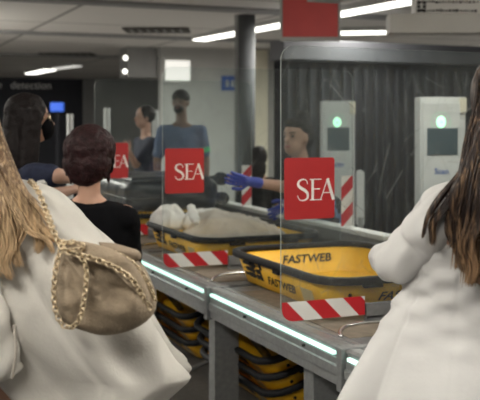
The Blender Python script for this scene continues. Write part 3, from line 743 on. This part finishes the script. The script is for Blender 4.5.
def figure(name, label, hc, pv, face, s=1.0, armL=None, armR=None, body_mat='skin', top='black', bottom='trouser', head_face=None,
           sleeve='short', topsize=1.0, voxel=.009, glove=None, handcurl=.4, palm=None, hs_=1.0, floor_at=None, neck=1.0, sh=.175, shd=.27):
    """one standing or leaning person. hc head centre, pv pelvis centre, face = facing degrees.
       armL/armR = (elbow, wrist) or None for a hanging arm"""
    hc = Vector(hc); pv = Vector(pv); f = vec_xy(face); side = f.cross(UP).normalized()   # side points to the person's right
    hf = vec_xy(head_face if head_face is not None else face); hs = hf.cross(UP).normalized()
    up = (hc-pv).normalized()
    nb = hc-UP*.135*s-up*.075*s-hf*.02*s; ce = nb-up*.06*s                       # base of the neck, centre of the shoulders
    ch = nb.lerp(pv, .35); wa = nb.lerp(pv, .68)
    t = empty(name, (floor_at or (pv.x, pv.y))[:2] + (0,) if floor_at else (pv.x, pv.y, 0), label, 'person')
    SH = [ce+side*k*sh*s for k in (-1, 1)]
    arms = []
    for k, ar in ((-1, armL), (1, armR)):
        S = ce+side*k*sh*s
        if ar is None: E = S-UP*.28*s+side*k*.05*s-f*.02*s; Wr = E-UP*.25*s+f*.07*s
        else: E, Wr = Vector(ar[0]), Vector(ar[1])
        arms.append((S, E, Wr, k))
    HP = [pv+side*k*.085*s-UP*.05*s for k in (-1, 1)]
    ft = Vector((pv.x, pv.y, 0)) if floor_at is None else Vector((*floor_at, 0))
    legs = []
    for k in (-1, 1):
        an = ft+side*k*.10*s+UP*.085*s; kn = HP[0 if k < 0 else 1].lerp(an, .5)+f*.02*s; legs.append((HP[0 if k < 0 else 1], kn, an))
    def torso(b, o):
        ell(b, ch, (side, f, up), (.145*s+o, .105*s+o, .19*s+o)); ell(b, wa, (side, f, up), (.125*s+o, .095*s+o, .15*s+o))
        ell(b, pv, (side, f, up), (.165*s+o, .115*s+o, .15*s+o))
        cap(b, ce-side*(sh-.04)*s-up*.01*s, ce+side*(sh-.04)*s-up*.01*s, .058*s+o, .058*s+o)
        ell(b, ce-up*.08*s, (side, f, up), (.165*s+o, .10*s+o, .11*s+o))
    b = bmesh.new(); torso(b, 0)
    cap(b, nb-up*.05*s, hc-UP*.07*s-hf*.02*s, .056*s*neck, .050*s*neck)
    cap(b, ce-side*.10*s, nb+up*.01*s, .045*s, .05*s); cap(b, ce+side*.10*s, nb+up*.01*s, .045*s, .05*s)
    ell(b, hc+UP*.015*s-hf*.008*s, (hs, hf, UP), (.074*s, .094*s, .10*s)); ell(b, hc+hf*.028*s-UP*.055*s, (hs, hf, UP), (.056*s, .062*s, .065*s))
    cap(b, hc+hf*.080*s+UP*.008*s, hc+hf*.104*s-UP*.026*s, .009*s, .014*s)      # nose
    for k in (-1, 1): ell(b, hc+hs*k*.076*s-hf*.005*s-UP*.01*s, (hs, hf, UP), (.010*s, .018*s, .031*s), 12)  # ears
    for S, E, Wr, k in arms:
        cap(b, S, E, .049*s, .039*s); cap(b, E, Wr, .040*s, .026*s)
        dv = (Wr-E).normalized(); pn = palm if palm is not None else (-side*k if abs(dv.dot(side)) < .7 else -UP)
        hand(b, Wr+dv*.01*s, dv, pn, s*hs_, handcurl, k)
    for a0, kn, an in legs:
        cap(b, a0, kn, .082*s, .056*s); cap(b, kn, an, .055*s, .036*s); cap(b, an-UP*.03*s-f*.03*s, an-UP*.05*s+f*.13*s, .035*s, .028*s)
    body = blob('body', b, M[body_mat], voxel, t, 3)
    # face
    for k in (-1, 1):
        b = bmesh.new(); ell(b, hc+hf*.083*s+hs*k*.031*s+UP*.006*s, (hs, hf, UP), (.013*s, .008*s, .007*s), 12); finish('eye', b, M['eye'], t, True)
        b = bmesh.new(); cap(b, hc+hf*.088*s+hs*k*.016*s+UP*.026*s, hc+hf*.076*s+hs*k*.048*s+UP*.028*s, .0045*s, .003*s); finish('eyebrow', b, M['eye'], t, True)
    b = bmesh.new(); ell(b, hc+hf*.086*s-UP*.058*s, (hs, hf, UP), (.024*s, .009*s, .008*s), 12); finish('lips', b, M['lip'], t, True)
    # clothes
    if top:
        b = bmesh.new(); torso(b, .014*topsize)
        for S, E, Wr, k in arms:
            if sleeve == 'short': cap(b, S, S.lerp(E, .72), .062*s, .058*s)
            elif sleeve == 'long': cap(b, S, E, .064*s, .054*s); cap(b, E, E.lerp(Wr, .92), .054*s, .040*s)
            elif sleeve == 'three': cap(b, S, E, .064*s, .056*s); cap(b, E, E.lerp(Wr, .35), .054*s, .048*s)
        blob('top', b, M[top], .012, t, 4, .022, .09)
    b = bmesh.new(); ell(b, pv-UP*.01, (side, f, UP), (.178*s, .128*s, .14*s))
    for a0, kn, an in legs: cap(b, a0, kn, .096*s, .072*s); cap(b, kn, an+UP*.01, .070*s, .060*s)
    blob('trousers', b, M[bottom], .014, t, 4, .012, .1)
    for a0, kn, an in legs:
        b = bmesh.new(); cap(b, Vector((an.x, an.y, .046*s))-f*.04*s, Vector((an.x, an.y, .038*s))+f*.16*s, .045*s, .037*s); blob('shoe', b, M['shoe'], .01, t, 2)
    if glove:
        for i, (S, E, Wr, k) in enumerate(arms):
            dv = (Wr-E).normalized(); pn = palm if palm is not None else (-side*k if abs(dv.dot(side)) < .7 else -UP)
            b = bmesh.new(); hand(b, Wr+dv*.01*s, dv, pn, s*hs_*1.02, handcurl, k, 1.16); cap(b, Wr-dv*.045, Wr+dv*.02, .034*s, .030*s); blob('glove', b, M[glove], .005, t, 2)
    return t, dict(hc=hc, f=f, side=side, hf=hf, hs=hs, s=s, nb=nb, ce=ce, arms=arms, pv=pv, body=body)
def locks(name, t, material, n, gen, rad=.006, seg=5):
    "hair as many tapering locks"
    b = bmesh.new()
    for i in range(n):
        pts = smooth_path(gen(i), 5); m_ = len(pts)
        tube(b, pts, 0, seg, True, [rad*(.35+.9*math.sin(PI*min(1, (k+1)/m_*1.0)**.6)**.6)*(1-.55*k/m_) for k in range(m_)], .6)
    return finish(name, b, material, t, True)

# -- short dark red haired woman in black, at the counter
t, R1 = figure('person', 'woman with short dark red hair and black top standing at the counter', W(91.5, 156, 4.5), W(94, 320, 4.55), 12, 1.04,
               armL=(W(56, 266, 4.6), W(70, 270, 4.9)), armR=(W(130, 264, 4.62), W(126, 262, 5.0)), top=None, head_face=26, sh=.175)
b = bmesh.new(); hc = R1['hc']; hf = R1['hf']; hs = R1['hs']
ell(b, hc+UP*.035-hf*.015, (hs, hf, UP), (.126, .13, .120)); ell(b, hc-UP*.03-hf*.035, (hs, hf, UP), (.124, .105, .105)); ell(b, hc-UP*.085-hf*.05, (hs, hf, UP), (.088, .068, .06))
for i in range(60):
    a = random.uniform(0, 2*PI); z = random.uniform(-.09, .10); p = hc+hs*math.cos(a)*.112*math.cos(z*8*.9)+hf*(math.sin(a)*.11*math.cos(z*8*.9)-.02)+UP*z
    if (p-hc).dot(hf) > .06 and z < .05: continue
    cap(b, p, p-UP*.05+hs*random.uniform(-.012, .012), .016, .006)
blob('hair', b, M['hairred'], .006, t, 2, .012, .03)
# wide-necked black top
b = bmesh.new(); ce = R1['ce']; sd = R1['side']; f = R1['f']; pv = R1['pv']
wide = [(.052, .085, .06), (.045, .12, .075), (.030, .165, .095), (0, .205, .105), (-.05, .225, .12), (-.11, .222, .13), (-.2, .20, .13), (-.32, .175, .125), (-.44, .165, .12), (-.56, .18, .13), (-.68, .19, .135)]
rings = []
for dz, a, c in wide:
    k = min(1, max(0, -dz/.68)); q = ce.lerp(pv, k); q.z = ce.z+dz*1.0
    rings.append([q+sd*a*math.cos(x)+f*c*math.sin(x)+UP*(.02*abs(math.cos(x))**2 if dz > -.02 else 0) for x in [i*2*PI/40 for i in range(40)]])
loft(b, rings)
for S, E, Wr, k in R1['arms']: cap(b, S+(ce-S)*.25-UP*.01, S-UP*.02, .066, .072); cap(b, S-UP*.02, E, .072, .063); cap(b, E, E.lerp(Wr, .4), .060, .055)
blob('top', b, M['black'], .011, t, 5, .02, .09)
b = bmesh.new(); cap(b, hc+hf*.09-UP*.05, hc+hf*.085-UP*.075, .05, .045); o = blob('face_mask', b, M['black'], .008, t, 3)
b = bmesh.new(); tube(b, smooth_path([hc+hf*.10+hs*.03-UP*.085, hc+hf*.07+hs*.07-UP*.075, hc+hf*.03+hs*.10-UP*.05, hc+hf*.02+hs*.105-UP*.01], 4), .006, 6); finish('mask_loop', b, M['black'], t)

# -- long dark haired woman in a mask, far left
t, R2 = figure('person', 'long dark haired woman in navy top and black mask leaning at far left', W(31, 119, 5.0), W(14, 285, 5.0), 62, 1.08,
               armR=(W(57, 176, 4.78), W(80, 178, 5.05)), armL=(W(48, 196, 5.2), W(72, 190, 5.35)), top='navy', body_mat='skin2', head_face=75, sleeve='short', neck=1.0, sh=.165)
hc = R2['hc']; hf = R2['hf']; hs = R2['hs']
b = bmesh.new(); ell(b, hc+UP*.04-hf*.03, (hs, hf, UP), (.105, .115, .105)); ell(b, hc-UP*.04-hf*.075, (hs, hf, UP), (.10, .075, .14)); ell(b, hc-UP*.16-hf*.09, (hs, hf, UP), (.125, .085, .15)); ell(b, hc-UP*.24-hf*.10, (hs, hf, UP), (.12, .07, .14))
for i in range(40):
    a = random.uniform(-1.4, 1.4); p = hc-hf*math.cos(a)*.11+hs*math.sin(a)*.10+UP*.05; q = p-UP*random.uniform(.22, .36)-hf*random.uniform(0, .05)
    cap(b, p, q, .022, .008)
for k in (-1, 1): cap(b, hc+UP*.10+hf*.03, hc+hs*k*.085+hf*.045-UP*.005, .025, .016); cap(b, hc+hs*k*.082+hf*.025+UP*.02, hc+hs*k*.10-UP*.24-hf*.01, .032, .045); cap(b, hc+hs*k*.085-hf*.02, hc+hs*k*.11-UP*.24-hf*.04, .045, .04)
blob('hair', b, M['hairdark'], .008, t, 3, .01, .04)
b = bmesh.new(); ell(b, hc+hf*.075-UP*.052, (hs, hf, UP), (.062, .052, .062)); blob('face_mask', b, M['black'], .007, t, 3)
S, E, Wr, k = R2['arms'][1]
b = bmesh.new(); cap(b, E-RV*.055-UP*.0, E-RV*.075-UP*.035, .036, .034); blob('elbow_wrap', b, M['white_cloth'], .008, t, 3, .01, .04)
# glasses
b = bmesh.new()
for k in (-1, 1):
    q = hc+hf*.098+hs*k*.032+UP*.006
    tube(b, [q+hs*.024*math.cos(a)+UP*.017*math.sin(a) for a in [i*PI/8 for i in range(17)]], .0025, 6)
    tube(b, [q+hs*k*.022, hc+hs*k*.082], .0025, 6)
tube(b, [hc+hf*.10-hs*.01+UP*.008, hc+hf*.10+hs*.01+UP*.008], .0025, 6)
finish('glasses', b, M['chain'], t)

# -- officer woman in pale blue shirt reaching with a blue glove
hcp = W(296, 137, 6.45)
t, R3 = figure('person', 'officer in pale blue shirt and blue gloves leaning over the belt', hcp, Vector((3.16, 5.86, .93)), -72, 1.12,
               armL=(W(300, 196, 6.8), W(290, 203, 6.75)), armR=(W(286, 187, 6.4), W(253, 182, 6.3)), top='blueshirt2', body_mat='skin2', glove='glove', head_face=-142, handcurl=.22, palm=FV+UP*.35, hs_=.98, floor_at=(3.24, 5.9))
hc = R3['hc']; hf = R3['hf']; hs = R3['hs']
b = bmesh.new(); ell(b, hc+UP*.055-hf*.040, (hs, hf, UP), (.098, .110, .090)); ell(b, hc-UP*.01-hf*.08, (hs, hf, UP), (.088, .06, .09)); ell(b, hc+UP*.15-hf*.08, (hs, hf, UP), (.05, .05, .04)); ell(b, hc+UP*.088+hf*.030, (hs, hf, UP), (.078, .058, .040))
for k in (-1, 1): cap(b, hc+UP*.10+hf*.01, hc+hs*k*.088-hf*.03-UP*.02, .022, .014)
blob('hair', b, M['hairdark'], .008, t, 3, .012, .04)

# -- tall officer in the distance behind the middle screen
t, R4 = figure('person', 'man in blue uniform shirt standing far off behind the middle screen', W(180.5, 102, 9.5), W(184, 199, 9.5), 172, 1.10, top='blueshirt', body_mat='skin3', head_face=195)
hc = R4['hc']; hf = R4['hf']; hs = R4['hs']
b = bmesh.new(); ell(b, hc+UP*.045-hf*.015, (hs, hf, UP), (.092, .108, .088)); blob('hair', b, M['hairdark'], .008, t, 2, .006, .03)
b = bmesh.new(); ell(b, hc+hf*.06-UP*.07, (hs, hf, UP), (.055, .045, .05)); blob('beard', b, M['hairdark'], .008, t, 2)
S, E, Wr, k = R4['arms'][0]
b = bmesh.new(); tube(b, [S.lerp(E, .6)-(E-S).normalized()*.02, S.lerp(E, .6)+(E-S).normalized()*.03], .068, 16); finish('arm_band', b, M['green'], t)

# -- person far off behind the farthest screen, one hand up
t, R5 = figure('person', 'dark-clothed person raising one hand far off behind the farthest screen', W(144, 117, 9.9), W(146, 215, 9.9), -120, 1.0, top='navy', body_mat='skin',
               armL=(W(136, 165, 9.8), W(129, 152, 9.6)))
hc = R5['hc']; hf = R5['hf']; hs = R5['hs']
b = bmesh.new(); ell(b, hc+UP*.03-hf*.03, (hs, hf, UP), (.095, .10, .10)); blob('hair', b, M['hairdark'], .01, t, 2, .01, .03)
# -- dark silhouette beyond the officer
t, R6 = figure('person', 'person in dark clothes with long black hair beyond the round column', W(259, 158, 9.6), W(262, 235, 9.6), 10, .92, top='black', body_mat='skin')
hc = R6['hc']; hf = R6['hf']; hs = R6['hs']
b = bmesh.new(); ell(b, hc+UP*.02-hf*.02, (hs, hf, UP), (.09, .10, .11)); ell(b, hc-UP*.1-hf*.06, (hs, hf, UP), (.085, .06, .13)); blob('hair', b, M['hairdark'], .01, t, 2, .02, .04)

# ---------------------------------------------------------------- foreground garments
def cam_loft(name, rows, d0, material, t, n=200, fold=None, thick=0, capit=True, interp=6):
    "garment as rings; rows = (pixel row, left, right, half depth, depth offset)"
    rows_i = []
    for i in range(len(rows)-1):
        p0 = rows[max(i-1, 0)]; p1 = rows[i]; p2 = rows[i+1]; p3 = rows[min(i+2, len(rows)-1)]
        for k in range(interp):
            u = k/interp
            rows_i.append([.5*(2*b_+(-a_+c_)*u+(2*a_-5*b_+4*c_-e_)*u*u+(-a_+3*b_-3*c_+e_)*u**3) for a_, b_, c_, e_ in zip(p0, p1, p2, p3)])
    rows_i.append(list(rows[-1]))
    rings = []; N = len(rows_i)
    for i, (py, l, r, hd, do) in enumerate(rows_i):
        ring = []; cx = (l+r)/2; a = (r-l)/2/F*d0
        for k in range(n):
            x = k*2*PI/n; cs, sn = math.cos(x), math.sin(x)
            e = fold(x, py, cs, sn) if fold else 0
            p = W(cx, py, d0)+RV*(a+e)*math.copysign(abs(cs)**.85, cs)+FV*((hd+e)*math.copysign(abs(sn)**.85, sn)+do)
            ring.append(p)
        rings.append(ring)
    b = bmesh.new(); loft(b, rings, capit)
    return b
def sst(a, b, x):
    t_ = min(1, max(0, (x-a)/(b-a))); return t_*t_*(3-2*t_)
# ---- woman in the white jacket, right
D1 = 2.3
t, R7 = figure('person', 'woman in white fitted jacket with long brown hair, seen from behind', W(508, 102, D1), W(478, 420, D1+.02), -18, 1.07,
               armL=(W(399, 261, D1-.02), W(402, 270, D1+.28)), armR=(W(560, 280, D1), W(545, 300, D1+.22)), top=None, body_mat='skin2', bottom='trouser', sh=.18)
rows = [(174, 470, 505, .045, 0), (180, 455, 515, .06, 0), (188, 432, 535, .085, 0), (200, 420, 545, .10, 0), (222, 412, 548, .118, 0), (250, 408, 545, .12, 0), (278, 404, 540, .118, 0),
        (296, 398, 544, .12, 0), (320, 384, 560, .14, 0), (345, 369, 575, .16, 0), (372, 354, 590, .18, 0), (400, 341, 602, .195, 0), (440, 325, 616, .21, 0), (460, 320, 620, .212, 0)]
def fold1(x, py, cs, sn):
    f_ = 0
    # seams down the back
    for xs, dep in ((-PI/2-.30, .0035), (-PI/2-1.02, .004), (-PI/2+.55, .004)):
        f_ -= dep*math.exp(-((x-2*PI-xs)/.022)**2) if x > PI else 0
    # pull folds at the waist and small of the back
    w_ = math.exp(-((py-283)/42)**2)
    f_ += w_*(.0045*(1-2*abs(math.sin(py*.16+2.2*math.cos(x*1.7+.5))))+.005*math.sin(py*.26+6*x))
    w2 = math.exp(-((py-215)/25)**2)
    f_ += w2*.005*math.sin(py*.22-7*x)
    # skirt flutes
    g_ = sst(290, 420, py)
    f_ += g_*(.022*math.sin(6.0*x+.7)+.008*math.sin(11*x+2))
    return f_
b = cam_loft('jacket', rows, D1, M['jacket'], t, fold=fold1)
jk = finish('jacket', b, M['jacket'], t, True)
def sleeve(name, t, pts, radii, material, seed, wr=.006):
    pts = [Vector(p) for p in pts]; path = smooth_path(pts, 10); rad = []
    n = len(path)
    for i in range(n):
        u = i/(n-1)*(len(radii)-1); k = min(int(u), len(radii)-2); rad.append(radii[k]+(radii[k+1]-radii[k])*(u-k))
    b = bmesh.new(); prev = None; rings = []
    for i, p in enumerate(path):
        tn = (path[min(i+1, n-1)]-path[max(i-1, 0)]).normalized()
        a = (tn.cross(UP) if prev is None else prev-tn*prev.dot(tn)).normalized(); prev = a; c = tn.cross(a)
        ring = []
        for k in range(48):
            x = k*2*PI/48
            w_ = wr*noise.noise(Vector((math.cos(x)*1.2+seed, math.sin(x)*1.2, i*.16)))*2+wr*.6*math.sin(i*.75+2.5*math.cos(x+seed))
            ring.append(p+(a*math.cos(x)+c*math.sin(x))*(rad[i]+w_))
        rings.append(ring)
    loft(b, rings)
    return finish(name, b, material, t, True)
S7 = R7['arms'][0][0]
E7 = R7['arms'][0][1]
sleeve('sleeve', t, [W(468, 206, D1), S7+UP*.004, S7.lerp(E7, .5)+UP*.004, E7, E7+FV*.10-UP*.012, E7+FV*.24-UP*.03],
       [.045, .058, .057, .055, .052, .046, .04], M['jacket'], 1.0, .0045)
sleeve('sleeve', t, [W(520, 200, D1), W(542, 212, D1), W(556, 246, D1), W(562, 282, D1), W(556, 292, D1+.08), W(548, 298, D1+.18)],
       [.035, .056, .060, .058, .058, .052, .042], M['jacket'], 5.0, .0045)
# collar and black bag strap
b = bmesh.new()
rings = [[W(487, py, D1)+RV*(a_*math.cos(x))+FV*(c_*math.sin(x)) for x in [i*2*PI/40 for i in range(40)]] for py, a_, c_ in ((184, .085, .07), (176, .068, .062), (166, .060, .058), (164, .056, .054), (170, .052, .050), (182, .052, .05))]
loft(b, rings, False); finish('collar', b, M['jacket'], t, True)
st_ = empty('shoulder_strap', W(472, 220, D1-.15), 'black bag strap over the shoulder of the woman in the white jacket', 'strap')
b = bmesh.new(); path = smooth_path([W(463, 182, D1-.085), W(464, 192, D1-.13), W(467, 220, D1-.145), W(473, 245, D1-.145), (W(482, 268, D1-.145)), W(520, 330, D1-.17), W(560, 380, D1-.10)], 6)
tube(b, path, .015, 8, flat=.25); finish('strap', b, M['black'], st_, True)
# hair of the right woman
hc = R7['hc']; hf = R7['hf']; hs = R7['hs']
b = bmesh.new(); ell(b, hc+UP*.02-hf*.02, (hs, hf, UP), (.098, .115, .115)); ell(b, hc-UP*.08-hf*.05, (hs, hf, UP), (.095, .07, .10))
blob('hair_crown', b, M['hairbrown'], .008, t, 3, .006, .03)
def clumps(name, t, material, guides, per, rad, seed, wave=3.0):
    "guides = (pixel path, depth at root, depth of the fall, spread)"
    rnd = random.Random(seed); L = []
    for g, d0, d1, spread in guides:
        for j in range(per):
            ox = rnd.gauss(0, 1)*spread; od = rnd.uniform(-.022, .022); ph = rnd.uniform(0, 6); n = len(g); pts = []; cut = rnd.uniform(-.06, .12)
            for i, (x, y) in enumerate(g):
                u = i/(n-1); k = (1.15-.6*u**1.5) if u > .2 else 1.0
                wv = wave*math.sin(ph*.25+i*1.9)*u*.5
                if i == n-1: x = x+(g[i-1][0]-x)*cut*2; y = y+(g[i-1][1]-y)*cut*2
                pts.append(W(x+ox*k+wv, y+rnd.uniform(-2, 2), d0+(d1-d0)*min(1, u*2.2)+od*k))
            L.append(pts)
    return locks(name, t, material, len(L), lambda i: L[i], rad)
DA = D1-.055; DF = D1-.155
G7 = [([(491, 70), (486, 98), (477, 130), (469, 158), (459, 184), (445, 206), (433, 224), (431, 243)], DA, DF, 2.5),
      ([(492, 72), (487, 100), (479, 135), (471, 165), (463, 192), (454, 214), (451, 232), (457, 252), (466, 274)], DA, DF, 3),
      ([(492, 72), (488, 105), (480, 140), (473, 170), (466, 200), (461, 225), (462, 248), (457, 268)], DA, DF-.01, 5),
      ([(494, 72), (490, 110), (486, 150), (480, 190), (475, 222), (468, 245), (473, 268), (468, 284)], DA, DF-.015, 6),
      ([(474, 150), (462, 172), (444, 193), (431, 210), (425, 222), (424, 236)], DF+.02, DF, 1.3),
      ([(480, 128), (470, 160), (456, 188), (452, 208), (458, 226), (452, 246)], DF+.02, DF-.01, 2.5)]
for i in range(11): G7.append(([(500+i*5, 66), (499+i*6, 105), (494+i*7, 150), (491+i*7, 195), (489+i*8, 230), (488+i*8, 258), (486+i*8+(i%3)*3, 278+(i%2)*8)], DA-.03, DF-.01, 6))
clumps('hair', t, M['hairbrown'], G7, 75, .0026, 11)

# ---- woman in the ivory blouse with the bag, left
D2 = 2.35
t, R8 = figure('person', 'blonde woman in loose ivory blouse carrying a taupe bag, seen from behind', W(-42, 104, D2), W(25, 430, D2), 15, 1.07,
               armL=(W(-70, 300, D2-.05), W(-20, 345, D2+.1)), armR=(W(95, 300, D2+.1), W(110, 320, D2+.3)), top=None, body_mat='skin', bottom='navy', sh=.17)
rows = [(178, -30, 12, .05, 0), (183, -45, 34, .075, 0), (189, -62, 52, .095, 0), (199, -74, 68, .11, 0), (212, -80, 82, .125, 0), (230, -82, 97, .14, 0), (250, -80, 112, .145, 0), (280, -72, 133, .15, 0),
        (305, -60, 149, .155, 0), (330, -45, 167, .16, 0), (350, -30, 181, .16, 0), (364, -22, 195, .155, 0), (371, -14, 196, .15, 0), (384, 2, 182, .14, 0), (400, 20, 164, .135, 0), (425, 30, 142, .13, 0)]
def fold2(x, py, cs, sn):
    g_ = sst(215, 380, py)
    f_ = g_*(.030*math.sin(3.2*x+.9+.006*py)+.016*math.sin(7.3*x+1.0-.010*py))
    f_ += .012*(1-2*abs(math.sin(2.6*x+py*.022)))*sst(190, 230, py)
    f_ += .009*math.exp(-((py-225)/40)**2)*math.sin(py*.09-7*x)
    # hanging cuff seam
    f_ += .004*sst(250, 300, py)*math.sin(14*x+py*.02)
    f_ -= .007*math.exp(-((x-(2*PI-PI/2+.15))/.03)**2)*(1 if x > PI else 0)
    return f_
b = cam_loft('blouse', rows, D2, M['blouse'], t, fold=fold2); finish('blouse', b, M['blouse'], t, True)
sleeve('sleeve', t, [W(-40, 210, D2-.04), W(-38, 250, D2-.10), W(-28, 300, D2-.15), W(-12, 345, D2-.16), W(-2, 375, D2-.15)], [.05, .075, .075, .07, .058], M['blouse'], 3.3, .006)
b = bmesh.new(); path = [W(12, 378, D2-.20), W(16, 352, D2-.215), W(14, 325, D2-.215)]; tube(b, smooth_path(path, 5), .004, 6); finish('cuff_seam', b, M['grey_cloth'], t)
# hair
hc = R8['hc']; hf = R8['hf']; hs = R8['hs']
b = bmesh.new(); ell(b, hc+UP*.02-hf*.02, (hs, hf, UP), (.10, .115, .115)); ell(b, hc-UP*.09-hf*.04, (hs, hf, UP), (.10, .08, .10))
blob('hair_crown', b, M['hairblonde'], .008, t, 3, .006, .03)
DA = D2-.06; DF = D2-.185
G8 = [([(-14, 90), (-8, 125), (4, 158), (14, 180), (24, 200), (36, 220), (50, 236), (62, 243)], DA, DF, 3),
      ([(-16, 90), (-10, 128), (2, 162), (12, 188), (22, 208), (34, 226), (40, 240), (36, 252)], DA, DF, 4),
      ([(-18, 90), (-13, 130), (-2, 168), (6, 195), (14, 215), (20, 232), (14, 248), (18, 266)], DA, DF, 5),
      ([(-22, 90), (-18, 130), (-9, 170), (-2, 200), (4, 225), (10, 245), (4, 262), (8, 278)], DA, DF-.01, 5),
      ([(2, 165), (16, 184), (30, 198), (42, 213), (50, 228), (47, 240)], DF+.02, DF, 1.5),
      ([(-4, 170), (8, 196), (20, 216), (30, 232), (46, 240), (54, 252)], DF+.01, DF-.01, 2)]
for i in range(9): G8.append(([(-26-i*5, 88), (-24-i*6, 130), (-16-i*7, 175), (-10-i*7, 210), (-5-i*7, 240), (-2-i*7, 262), (-6-i*7, 276)], DA-.02, DF-.005, 6))
clumps('hair', t, M['hairblonde'], G8, 75, .0026, 5)

# ---------------------------------------------------------------- handbag
DB = 2.10
bag = empty('handbag', W(105, 335, DB), 'taupe slouchy handbag with chunky gold chain trim on the blonde woman\'s back', 'handbag')
outline = [(62, 246), (72, 243), (90, 243), (108, 248), (126, 254), (142, 264), (151, 280), (156, 294), (156, 308), (149, 319), (136, 328), (118, 334), (100, 335), (82, 330), (66, 324), (57, 313), (53, 295), (54, 275), (57, 258)]
def pillow(name, outline, d, th, material, parent, amp=.008, seed=0., rings=16, sub=5, folds=None):
    P = smooth_path([(x, y, 0) for x, y in outline+[outline[0]]], sub)[:-1]
    cx = sum(p.x for p in P)/len(P); cy = sum(p.y for p in P)/len(P)
    b = bmesh.new(); N = len(P)
    def side(sg):
        rs = []
        for j in range(1, rings):
            r = j/rings; h = th*(1-r**3.2)**.55; ring = []
            for p in P:
                x = cx+(p.x-cx)*r; y = cy+(p.y-cy)*r
                e = amp*noise.noise(Vector((x*.035+seed, y*.05, seed)))*2+amp*.5*noise.noise(Vector((x*.1, y*.09, seed+4)))
                if folds and sg < 0: e += folds(x, y)
                ring.append(b.verts.new(W(x, y, d)+FV*sg*(h+e*(1-r**6))))
            rs.append(ring)
        c = b.verts.new(W(cx, cy, d)+FV*sg*th)
        for k in range(N): b.faces.new((c, rs[0][k], rs[0][(k+1) % N]))
        for j in range(len(rs)-1):
            for k in range(N): b.faces.new((rs[j][k], rs[j+1][k], rs[j+1][(k+1) % N], rs[j][(k+1) % N]))
        return rs[-1]
    A_ = side(-1); B_ = side(1); E_ = [b.verts.new(W(p.x, p.y, d)) for p in P]
    for k in range(N):
        j = (k+1) % N; b.faces.new((A_[k], E_[k], E_[j], A_[j])); b.faces.new((B_[k], B_[j], E_[j], E_[k]))
    return finish(name, b, material, parent, True)
def bagfold(x, y):
    # drawn gathers under the flap radiating from its left corner
    ang = math.atan2(y-255, x-70); r = math.hypot(x-70, y-255)
    return .009*math.sin(ang*9+.5)*math.exp(-((r-45)/32)**2)+.010*math.exp(-((y-(268+.35*(x-70)))/4.5)**2)*-1*(1 if x > 90 else .3)
pillow('body', outline, DB, .062, M['taupe'], bag, .008, 2., 18, 5, bagfold)
pillow('flap', [(66, 243), (78, 241), (96, 244), (114, 250), (132, 262), (146, 284), (151, 303), (146, 300), (132, 282), (115, 271), (96, 263), (78, 258), (67, 252)], DB-.062, .014, M['taupe'], bag, .004, 7., 10, 4)
pillow('flap', [(98, 242), (112, 243), (130, 248), (140, 252), (141, 259), (132, 262), (118, 256), (104, 250)], DB-.03, .022, M['taupe2'], bag, .004, 9., 10, 4)
def chain(name, pts, parent, r=.0062, step=.0078, label=None):
    r *= 1.0; step *= 1.2
    path = smooth_path(pts, 14); b = bmesh.new()
    acc = 0; last = path[0]; k = 0; P = [path[0]]
    for p in path[1:]:
        while (p-last).length >= step:
            last = last+(p-last).normalized()*step; P.append(last)
    for i, p in enumerate(P):
        tn = (P[min(i+1, len(P)-1)]-P[max(i-1, 0)]).normalized()
        a = tn.cross(FV).normalized(); c = tn.cross(a)
        ang = PI/4 if i % 2 else -PI/4
        n1 = a*math.cos(ang)+c*math.sin(ang)
        # one oval link
        S_, T_ = 10, 5; vs = []
        for s_ in range(S_):
            x = s_*2*PI/S_; ctr = p+tn*math.cos(x)*r*1.05+n1*math.sin(x)*r*.85; out = (tn*math.cos(x)+n1*math.sin(x)).normalized(); w = tn.cross(n1)
            vs.append([b.verts.new(ctr+(out*math.cos(y)+w*math.sin(y))*r*.30) for y in [q*2*PI/T_ for q in range(T_)]])
        for s_ in range(S_):
            for q in range(T_):
                b.faces.new((vs[s_][q], vs[(s_+1) % S_][q], vs[(s_+1) % S_][(q+1) % T_], vs[s_][(q+1) % T_]))
    o = finish(name, b, M['chain'], parent, True)
    if label: o['label'] = label
    return o
dB = DB-.075
chain('chain_strap', [W(30, 181, D2-.10), W(37, 189, D2-.17), W(46, 210, D2-.22), W(54, 232, DB-.05), W(61, 248, DB-.05)], bag, .0075, .0095)
chain('chain_strap', [W(63, 243, dB+.03), W(57, 262, dB+.01), W(54, 285, dB), W(55, 308, dB), (W(62, 324, dB)), W(72, 327, dB-.005), W(80, 318, dB-.012), W(84, 300, dB-.016), W(86, 282, dB-.016), W(86, 266, dB-.016), W(80, 256, dB-.012)], bag, .0070, .0088)
chain('chain_trim', [W(62, 247, dB), W(68, 252, dB-.008), W(80, 255, dB-.012), W(97, 260, dB-.012), W(116, 268, dB-.010), W(132, 280, dB-.006), W(143, 297, dB+.005), W(151, 309, dB+.02)], bag, .0078, .0095)
chain('chain_trim', [W(64, 243, dB+.01), W(74, 242, dB), W(86, 248, dB-.004), W(70, 250, dB-.01)], bag, .0065, .008)
chain('chain_trim', [W(118, 253, dB+.02), W(134, 264, dB+.02), W(147, 280, dB+.03), (W(155, 300, dB+.05))], bag, .0062, .0078)

# ---------------------------------------------------------------- world
w = bpy.data.worlds.new('world'); sc.world = w; w.use_nodes = True
w.node_tree.nodes['Background'].inputs[0].default_value = (.5, .52, .55, 1); w.node_tree.nodes['Background'].inputs[1].default_value = .05
